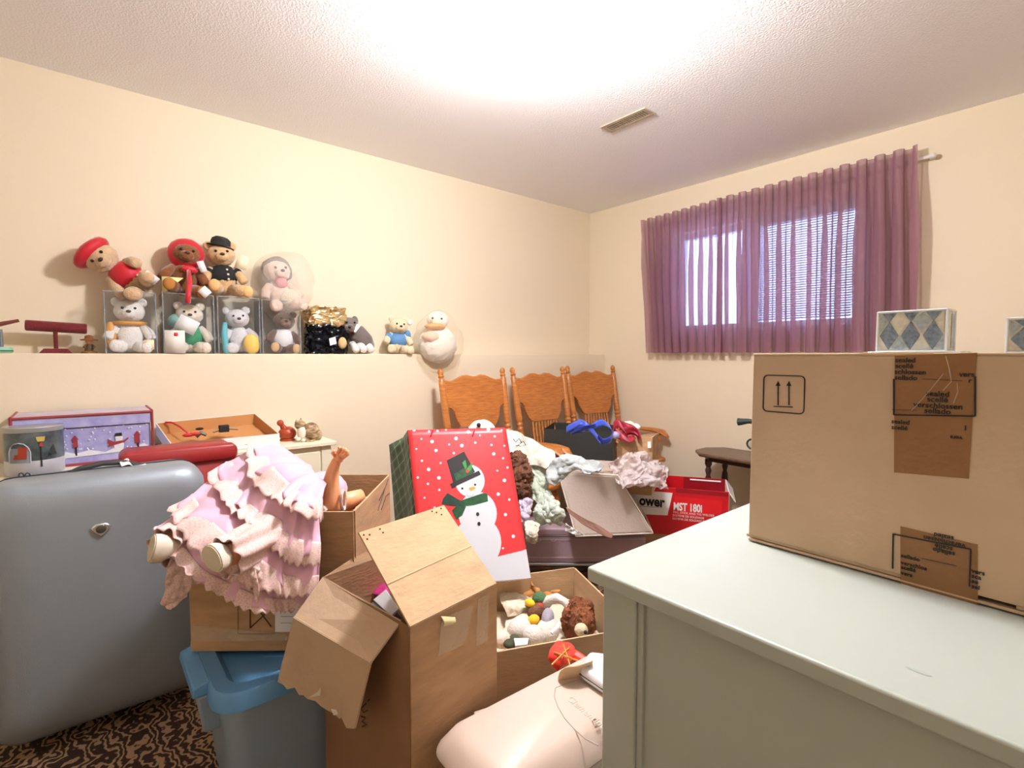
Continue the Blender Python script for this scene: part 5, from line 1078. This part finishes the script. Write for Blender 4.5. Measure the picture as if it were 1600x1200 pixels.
# 2 red riding cape
t, p, h = bear('teddy_bear', 'dark brown teddy bear in a red hooded cape among the ledge toys', at(285,464,x=.10), .285, fur('chestnut_fur', (140,84,40)), yaw=-4, roll=-6, pads=M('tan_pad', (176,120,56), .9), legs=((-.20,-.32,.14),(.24,-.36,.08)), ears=False)
p(MB().ell(h+Vector((0,.05,.01)), (.27,.20,.26), fuzz=.02), 'hood', redv); p(MB().ell((0,.05,.34), (.28,.16,.24), fuzz=.05), 'cape', redv)
p(MB().ell((.05,-.20,.44), (.12,.05,.06), fuzz=.1), 'bow', redv); p(MB().tube([(.04,-.22,.42),(.06,-.40,.20),(.05,-.52,.0),(.05,-.52,-.14)], [.03,.035,.035,.04], 8), 'ribbon_tail', redv)
p(MB().box((-.07,-.01,-.07),(.07,0,.07), Matrix.Translation((.27,-.47,.08)) @ Matrix.Rotation(R(40),4,'Y')), 'sewn_tag', WHITEP); p(MB().box((-.05,-.01,-.09),(.05,0,.09), Matrix.Translation((.22,-.20,.52)) @ Matrix.Rotation(R(-25),4,'Y')), 'paper_tag', WHITEP)
# 3 bowler hat
t, p, h = bear('teddy_bear', 'honey teddy bear in a black bowler hat and black vest among the ledge toys', at(352,464,x=.10), .285, fur('honey_fur', (228,188,138)), yaw=-6, roll=4, pads=M('honey_pad', (226,180,120), .9), legs=((-.17,-.36,.16),(.30,-.34,.06)))
bkw = M('black_wool', (34,36,36), .9, bump=.5, bs=160)
p(MB().ell((0,0,.36), (.23,.20,.19), fuzz=.03), 'vest', bkw); p(MB().ell((-.2,-.04,.40), (.10,.09,.09)), 'sleeve', bkw); p(MB().ell((.2,-.04,.40), (.10,.09,.09)), 'sleeve', bkw)
p(MB().lathe([(.25,0),(.26,.02),(.19,.03),(.19,.10),(.175,.17),(.12,.215),(.03,.23),(.001,.23)], 24, Matrix.Translation(h+Vector((.0,.02,.13))) @ Matrix.Rotation(R(14),4,'Y') @ Matrix.Scale(.82,4)), 'bowler_hat', bkw)
for q in ((.05,-.20,.44),(.06,-.21,.36),(.06,-.20,.28)): p(MB().ell(q, .018), 'button', WHITEP)
p(MB().box((-.09,-.01,-.12),(.09,0,.12), Matrix.Translation((.30,-.12,.58)) @ Matrix.Rotation(R(20),4,'Y')), 'paper_tag', M('cream_tag', (240,226,190), .6))
# 4 bear in pale bonnet, in a cloudy plastic bag
t, p, h = bear('teddy_bear', 'pink and cream bear with long grey hair wrapped in a clear plastic bag', at(440,488,x=.10), .30, fur('blush_fur', (246,222,208)), yaw=6, roll=6, ears=False)
p(MB().ell(h+Vector((.03,.06,.03)), (.25,.18,.23), fuzz=.12), 'grey_hair', M('grey_doll_hair', (150,140,134), .9, bump=.8, bs=60)); p(MB().ell((0,-.16,.50), (.10,.06,.09), fuzz=.15), 'pink_bow', M('pink_ribbon', (226,140,150), .6)); p(MB().ell((.12,-.12,.22), (.20,.14,.17), fuzz=.08), 'fluffy_skirt', M('cream_fluff', (232,220,200), .95, bump=.8, bs=60))
fog = clear_film('cloudy_bag_film', (250,248,244), .82, .2, .7, 20)
def bag(label, pts, x0, x1, film_, amp=.012, seed=0, name='plastic_bag'):
    """closed clear bag: outline in the ledge plane, front and back skins bulging"""
    k = len(pts); cy_ = sum(q[0] for q in pts)/k; cz_ = sum(q[1] for q in pts)/k
    mb = MB(); C_ = [at(a, c, x=(x0+x1)/2) for a, c in pts]; n = 48; O = []
    C_ = C_+[C_[0]]
    for i in range(n):
        t_ = i/n*k; j = int(t_); g = lambda q: C_[q % k]; O.append(cr4(g(j-1), g(j), g(j+1), g(j+2), t_-j))
    cen_ = sum(O, Vector())/n; rings = 8; vs_ = []; fs = []
    for sgn, x_e in ((1, x1), (-1, x0)):
        base = len(vs_)
        for r_ in range(rings+1):
            q = r_/rings
            for o in O:
                pt = mid(cen_, o, q); b_ = math.sqrt(max(0, 1-q**3)); pt = Vector(((x0+x1)/2+(x_e-(x0+x1)/2)*b_, pt.y, pt.z)); vs_.append(pt+crumple(pt, amp*(1 if r_ < rings else 0), 22, seed))
        for r_ in range(rings): fs += [(base+r_*n+i, base+r_*n+(i+1)%n, base+(r_+1)*n+(i+1)%n, base+(r_+1)*n+i) for i in range(n)]
    mb.add(vs_, fs); return build(mb, name, film_, None, smooth=180, label=label, cat='plastic bag')
bag('cloudy plastic bag around the grey-haired bear, pinched to a point at its base', [(398,412),(430,395),(470,398),(486,425),(485,470),(462,494),(431,503),(408,480),(392,455)], .02, .26, fog, seed=3)
# clear pouches with bears
pf = clear_film('clear_pouch_vinyl', (250,251,252), .95, .1, .35, 12); seam = clear_film('pouch_seam', (222,226,230), .7, .15, .1, 10)
def pouch(label, pxa, pxb, pyt):
    ya, yb_ = at(pxa,552,x=.165).y, at(pxb,552,x=.165).y; zt_ = at((pxa+pxb)/2,pyt,x=.165).z
    t = thing('vinyl_pouch', label, 'pouch', (.09,(ya+yb_)/2,LZ), group='clear vinyl pouches on the wall ledge')
    fr = lambda u, v: Vector((.166+.006*math.sin(3.14*u)*math.sin(3.14*v)+.004*noise.noise(Vector((u*4,v*4,pxa))), ya+(yb_-ya)*u, LZ+.001+(zt_-LZ)*v))
    build(MB().grid(fr, 14, 16), 'front_sheet', pf, t, smooth=180)
    build(MB().panel([(.012,ya,LZ+.001),(.012,yb_,LZ+.001),(.012,yb_,zt_),(.012,ya,zt_)], .0006), 'back_sheet', pf, t)
    for y_ in (ya, yb_): build(MB().panel([(.012,y_,LZ+.001),(.166,y_,LZ+.001),(.166,y_,zt_),(.012,y_,zt_)], .0006), 'side_sheet', pf, t)
    build(MB().panel([(.012,ya,zt_),(.166,ya,zt_),(.166,yb_,zt_),(.012,yb_,zt_)], .0006), 'top_sheet', pf, t)
    for y_ in (ya, yb_): build(MB().tube([(.167,y_,LZ+.002),(.167,y_,zt_)], .003, 6), 'seam', seam, t)
    build(MB().tube([(.167,ya,zt_),(.167,yb_,zt_)], .003, 6), 'seam', seam, t)
pouch('clear vinyl pouch holding the white bear with the gold ribbon', 166, 246, 457)
pouch('clear vinyl pouch holding the bear in green', 257, 336, 460)
pouch('clear vinyl pouch holding the grey-white bear with the yellow cloth', 342, 407, 465)
pouch('clear vinyl pouch holding the brown bear in a white shirt', 411, 470, 470)
whf = fur('white_teddy_fur', (252,248,242), .06)
def gp_(px): return Vector((.085, at(px,552,x=.085).y, LZ+.002))
t, p, h = bear('teddy_bear', 'white teddy bear with a gold ribbon in the clear pouch on the ledge', gp_(205), .265, whf, yaw=-6, legs=((-.18,-.26,.12),(.22,-.26,.10)))
gl = M('gold_satin', (214,150,60), .4)
p(MB().tube([(.21*math.cos(a*.5236), .18*math.sin(a*.5236), .50) for a in range(12)], .035, 8, closed=True), 'gold_ribbon', gl); p(MB().ell((-.26,-.10,.30), (.08,.06,.22), fuzz=.08), 'ribbon_tail', gl); p(MB().box((-.07,-.01,-.08),(.07,0,.08), Matrix.Translation((.26,-.30,.14))), 'paper_tag', M('cream_tag', (240,226,190), .6))
t, p, h = bear('teddy_bear', 'cream teddy bear in a green coat and teal cap in the clear pouch', gp_(298), .26, fur('cream_teddy_fur', (248,236,216), .06), yaw=-6, shirt=M('emerald_cloth', (30,140,92), .7), legs=((-.18,-.26,.12),(.22,-.26,.10)))
p(MB().ell(h+Vector((-.12,.05,-.12)), (.22,.18,.16)), 'teal_scarf', M('teal_cloth', (140,200,196), .7))
p(MB().box((-.16,-.01,-.13),(.16,0,.13), Matrix.Translation((-.05,-.32,.50)) @ Matrix.Rotation(R(28),4,'Y')), 'logo_card', WHITEP); p(MB().box((-.15,-.01,0),(.15,0,.40), Matrix.Translation((-.24,-.36,.0))), 'printed_card', M('cream_card', (236,232,222), .6)); p(MB().box((-.03,-.014,.30),(.03,-.011,.36), Matrix.Translation((-.22,-.36,.0))), 'red_mark', M('red_print', (220,60,50), .5))
p(MB().panel([(-.40,-.36,1.02),(-.40,-.36,1.32),(-.08,-.36,1.32)], .01), 'yellow_card', M('pale_yellow_card', (238,230,160), .6))
t, p, h = bear('teddy_bear', 'grey-white teddy bear with a turquoise scarf and yellow cloth in the clear pouch', gp_(376), .25, fur('silver_white_fur', (236,234,236), .08), yaw=-4, roll=4, legs=((-.18,-.24,.12),(.20,-.24,.12)))
p(MB().tube([(-.24,-.18,.62),(-.28,-.20,.40),(-.28,-.22,.10),(-.26,-.22,.02)], [.04,.06,.06,.05], 8), 'turquoise_scarf', M('turquoise_cloth', (96,186,200), .6)); p(MB().ell((.18,-.24,.18), (.15,.08,.20), fuzz=.1), 'yellow_cloth', M('yellow_cloth', (240,200,90), .6))
t, p, h = bear('teddy_bear', 'dark brown teddy bear in a white shirt in the clear pouch', gp_(441), .245, fur('cocoa_fur', (112,78,62)), yaw=-6, roll=-4, muz=fur('cocoa_muzzle', (150,112,90)), shirt=M('white_shirt', (232,230,232), .8), pads=M('tan_pad2', (206,170,120), .9), legs=((-.18,-.24,.12),(.22,-.24,.12)))
# black and gold foil bag
fo = thing('foil_bag', 'crinkled foil gift bag, gold above and black below, on the ledge', 'gift bag', gp_(509))
def foil(name, z0f, z1f, mat, seed):
    y0_, y1_ = at(480,552,x=.10).y, at(540,552,x=.10).y; zt_ = at(510,481,x=.10).z
    def fn(u, v):
        a = u*6.2832; z_ = LZ+.002+(zt_-LZ)*(z0f+(z1f-z0f)*v); sq = (abs(math.cos(a))**4+abs(math.sin(a))**4)**-.25
        q = Vector((.09+.065*sq*math.cos(a), (y0_+y1_)/2+(y1_-y0_)/2*sq*math.sin(a)*.98, z_))
        return q+crumple(q, .014, 45, seed)+crumple(q, .006, 120, seed)
    build(MB().grid(fn, 70, 26), name, mat, fo, smooth=40, solid=.001)
foil('lower_foil', 0, .62, M('black_foil', (40,44,54), .18, metal=.8, var=.5, vs_=40), 2); foil('upper_foil', .58, 1, M('gold_foil', (226,200,150), .18, metal=.8), 5)
build(MB().panel([at(514,529,x=.185),at(524,526,x=.185),at(526,537,x=.185),at(516,540,x=.185)], .001), 'paper_tag', WHITEP, fo)
build(MB().ell(at(535,536,x=.17), (.02,.024,.032), fuzz=.04), 'tan_ball', M('tan_plush', (220,186,136), .9, bump=.4, bs=120), fo)
# grey and white dog
gdg = thing('toy_dog', 'grey and white plush dog sitting on the ledge beside the foil bag', 'toy', gp_(562), group=GR)
gf = fur('grey_plush_fur', (120,110,106)); y_ = at(562,552,x=.10).y
build(MB().tube([(.08,y_-.05,LZ+.15),(.08,y_-.01,LZ+.12),(.08,y_+.04,LZ+.07),(.08,y_+.075,LZ+.035)], [.04,.056,.055,.034], 16), 'body', gf, gdg, smooth=180)
hd_ = build(MB().ell((.10,y_-.06,LZ+.165), (.045,.052,.045), fuzz=.05), 'head', gf, gdg)
build(MB().ell((.14,y_-.075,LZ+.145), (.03,.03,.024), fuzz=.04), 'muzzle', gf, hd_); build(MB().ell((.168,y_-.085,LZ+.15), .008), 'nose', eyem, hd_); build(MB().ell((.160,y_-.072,LZ+.128), (.008,.012,.006)), 'mouth', M('dark_pink', (130,50,60), .6), hd_)
for s in (-.02,.025): build(MB().ell((.14,y_-.07+s,LZ+.178), .006), 'eye', eyem, hd_); 
for s in (-.045,.04): build(MB().ell((.085,y_-.06+s,LZ+.19), (.016,.02,.03), fuzz=.05), 'ear', gf, hd_)
build(MB().panel([(.13,y_-.03,LZ+.17),(.14,y_-.01,LZ+.16),(.15,y_-.045,LZ+.12),(.15,y_-.055,LZ+.125)], .012), 'white_ruff', whf, gdg)
for q in (-.045,.0,.045): build(MB().tube([(.10,y_+q,LZ+.06),(.13,y_+q+.005,LZ+.035),(.15,y_+q+.005,LZ+.02)], [.02,.022,.018], 10), 'leg', whf, gdg, smooth=180)
build(MB().tube([(.08,y_+.08,LZ+.03),(.07,y_+.095,LZ+.05),(.06,y_+.09,LZ+.08)], [.014,.012,.008], 8), 'tail', gf, gdg)
# cream bear in blue jumper
t, p, h = bear('teddy_bear', 'cream teddy bear in a blue jumper sitting on the ledge beside the duck', gp_(620), .255, fur('pale_cream_fur', (240,222,184), .06), yaw=-14, roll=-4, head=(0,-.05,.66))
bj = M('blue_jersey', (96,146,196), .85, bump=.3, bs=120)
p(MB().ell((0,0,.33), (.24,.20,.20), fuzz=.03), 'jumper', bj); p(MB().ell((-.22,-.06,.38), (.09,.09,.11)), 'sleeve', bj); p(MB().ell((.22,-.03,.46), (.09,.09,.13)), 'sleeve', bj); p(MB().ell((.27,-.02,.78), (.06,.05,.07)), 'white_pompom', WHITEP)
# white goose in a bag hanging over the ledge edge
gz = thing('toy_goose', 'white plush goose with an orange bill and peach ribbon at the ledge end', 'toy', at(684,560,x=.19), group=GR)
ff = M('white_fluff', (246,240,230), .95, bump=.4, bs=70, sheen=.4)
build(MB().ell(at(684,538,x=.20), (.095,.125,.115), fuzz=.07, n=44, k=30), 'body', ff, gz)
hd_ = build(MB().ell(at(684,500,x=.18), (.06,.072,.055), fuzz=.05, n=20, k=14), 'head', ff, gz)
build(MB().ell(at(680,510,x=.245), (.05,.07,.02)), 'bill', M('orange_bill', (236,170,90), .6), hd_)
for q in ((690,498),(676,497)): build(MB().ell(at(*q,x=.237), .007), 'eye', eyem, hd_)
build(MB().ell(at(674,526,x=.25), (.04,.06,.035), fuzz=.12), 'peach_ribbon', M('peach_ribbon', (246,208,184), .7), gz)
bag('thin clear bag around the white goose at the ledge end', [(652,520),(664,494),(690,484),(708,505),(720,540),(706,574),(684,584),(662,572),(650,545)], .08, .33, clear_film('thin_bag_film', (250,248,244), .90, .2, .8, 25), seed=9)
# red velvet bracelet stand
rv = M('maroon_velvet', (112,22,28), .8, bump=.4, bs=250, sheen=.4)
Xs = .09; yb0 = at(88,551,x=Xs).y
rst = thing('bracelet_stand', 'maroon velvet T-bar bracelet stand at the left of the ledge', 'display stand', (Xs,yb0,LZ))
a, b_ = at(39,508,x=Xs), at(136,514,x=Xs)
build(MB().tube([a, mid(a,b_,.02), mid(a,b_,.98), b_], [.019,.022,.022,.019], 20), 'cross_bar', rv, rst)
build(MB().tube([(Xs,yb0,LZ+.008),(Xs,yb0,mid(a,b_).z)], .0075, 10), 'post', rv, rst)
build(MB().hexa([(Xs-.05,yb0-.052,LZ+.001),(Xs+.05,yb0-.052,LZ+.001),(Xs+.05,yb0+.052,LZ+.001),(Xs-.05,yb0+.052,LZ+.001)],[(Xs-.035,yb0-.037,LZ+.020),(Xs+.035,yb0-.037,LZ+.020),(Xs+.035,yb0+.037,LZ+.020),(Xs-.035,yb0+.037,LZ+.020)]), 'base', rv, rst, bevel=.002)
# little figurine in a wide hat
fy = at(140,551,x=.08).y
fg = thing('figurine', 'tiny brown figurine in a wide straw hat beside the bracelet stand', 'figurine', (.08,fy,LZ))
hm = M('straw_brown', (150,92,48), .7); bm_ = M('olive_brown', (92,70,44), .6)
build(MB().lathe([(.028,0),(.028,.006),(.022,.010)], 16, Matrix.Translation((.08,fy,LZ+.001))), 'base', M('figurine_base', (140,104,60), .6), fg)
build(MB().lathe([(.018,.010),(.012,.03),(.008,.042)], 14, Matrix.Translation((.08,fy,LZ))), 'body', bm_, fg)
build(MB().ell((.084,fy,LZ+.052), .013), 'head', M('face_tan', (196,140,96), .6), fg)
build(MB().lathe([(.030,.056),(.031,.060),(.016,.064),(.014,.076),(.001,.080)], 18, Matrix.Translation((.08,fy,LZ))), 'hat', hm, fg)
for s in (-1,1): build(MB().tube([(.085,fy+s*.009,LZ+.038),(.095,fy+s*.018,LZ+.028),(.10,fy+s*.010,LZ+.022)], .004, 6), 'arm', bm_, fg)
# partly seen trinket at the left edge
ty = at(2,545,x=.09).y
tq_ = thing('weighing_trinket', 'small green-rimmed tin trinket with a tilted bar at the left picture edge', 'trinket', (.09,ty,LZ))
build(MB().lathe([(.030,0),(.034,.004),(.034,.018),(.030,.024)], 20, Matrix.Translation((.09,ty,LZ+.001))), 'tin_base', M('pale_green_tin', (150,196,170), .4), tq_)
build(MB().lathe([(.034,.006),(.0355,.009),(.034,.012)], 20, Matrix.Translation((.09,ty,LZ+.001))), 'green_stripe', M('green_enamel', (50,120,90), .4), tq_)
build(MB().tube([(.09,ty,LZ+.02),(.09,ty,LZ+.095)], [.008,.006], 10), 'stem', M('grey_metal_stem', (120,130,135), .4, metal=.5), tq_)
build(MB().tube([(.09,ty-.07,LZ+.095),(.09,ty,LZ+.115),(.09,ty+.055,LZ+.132)], [.006,.009,.006], 8), 'tilted_bar', M('red_brown_bar', (120,60,50), .5), tq_)
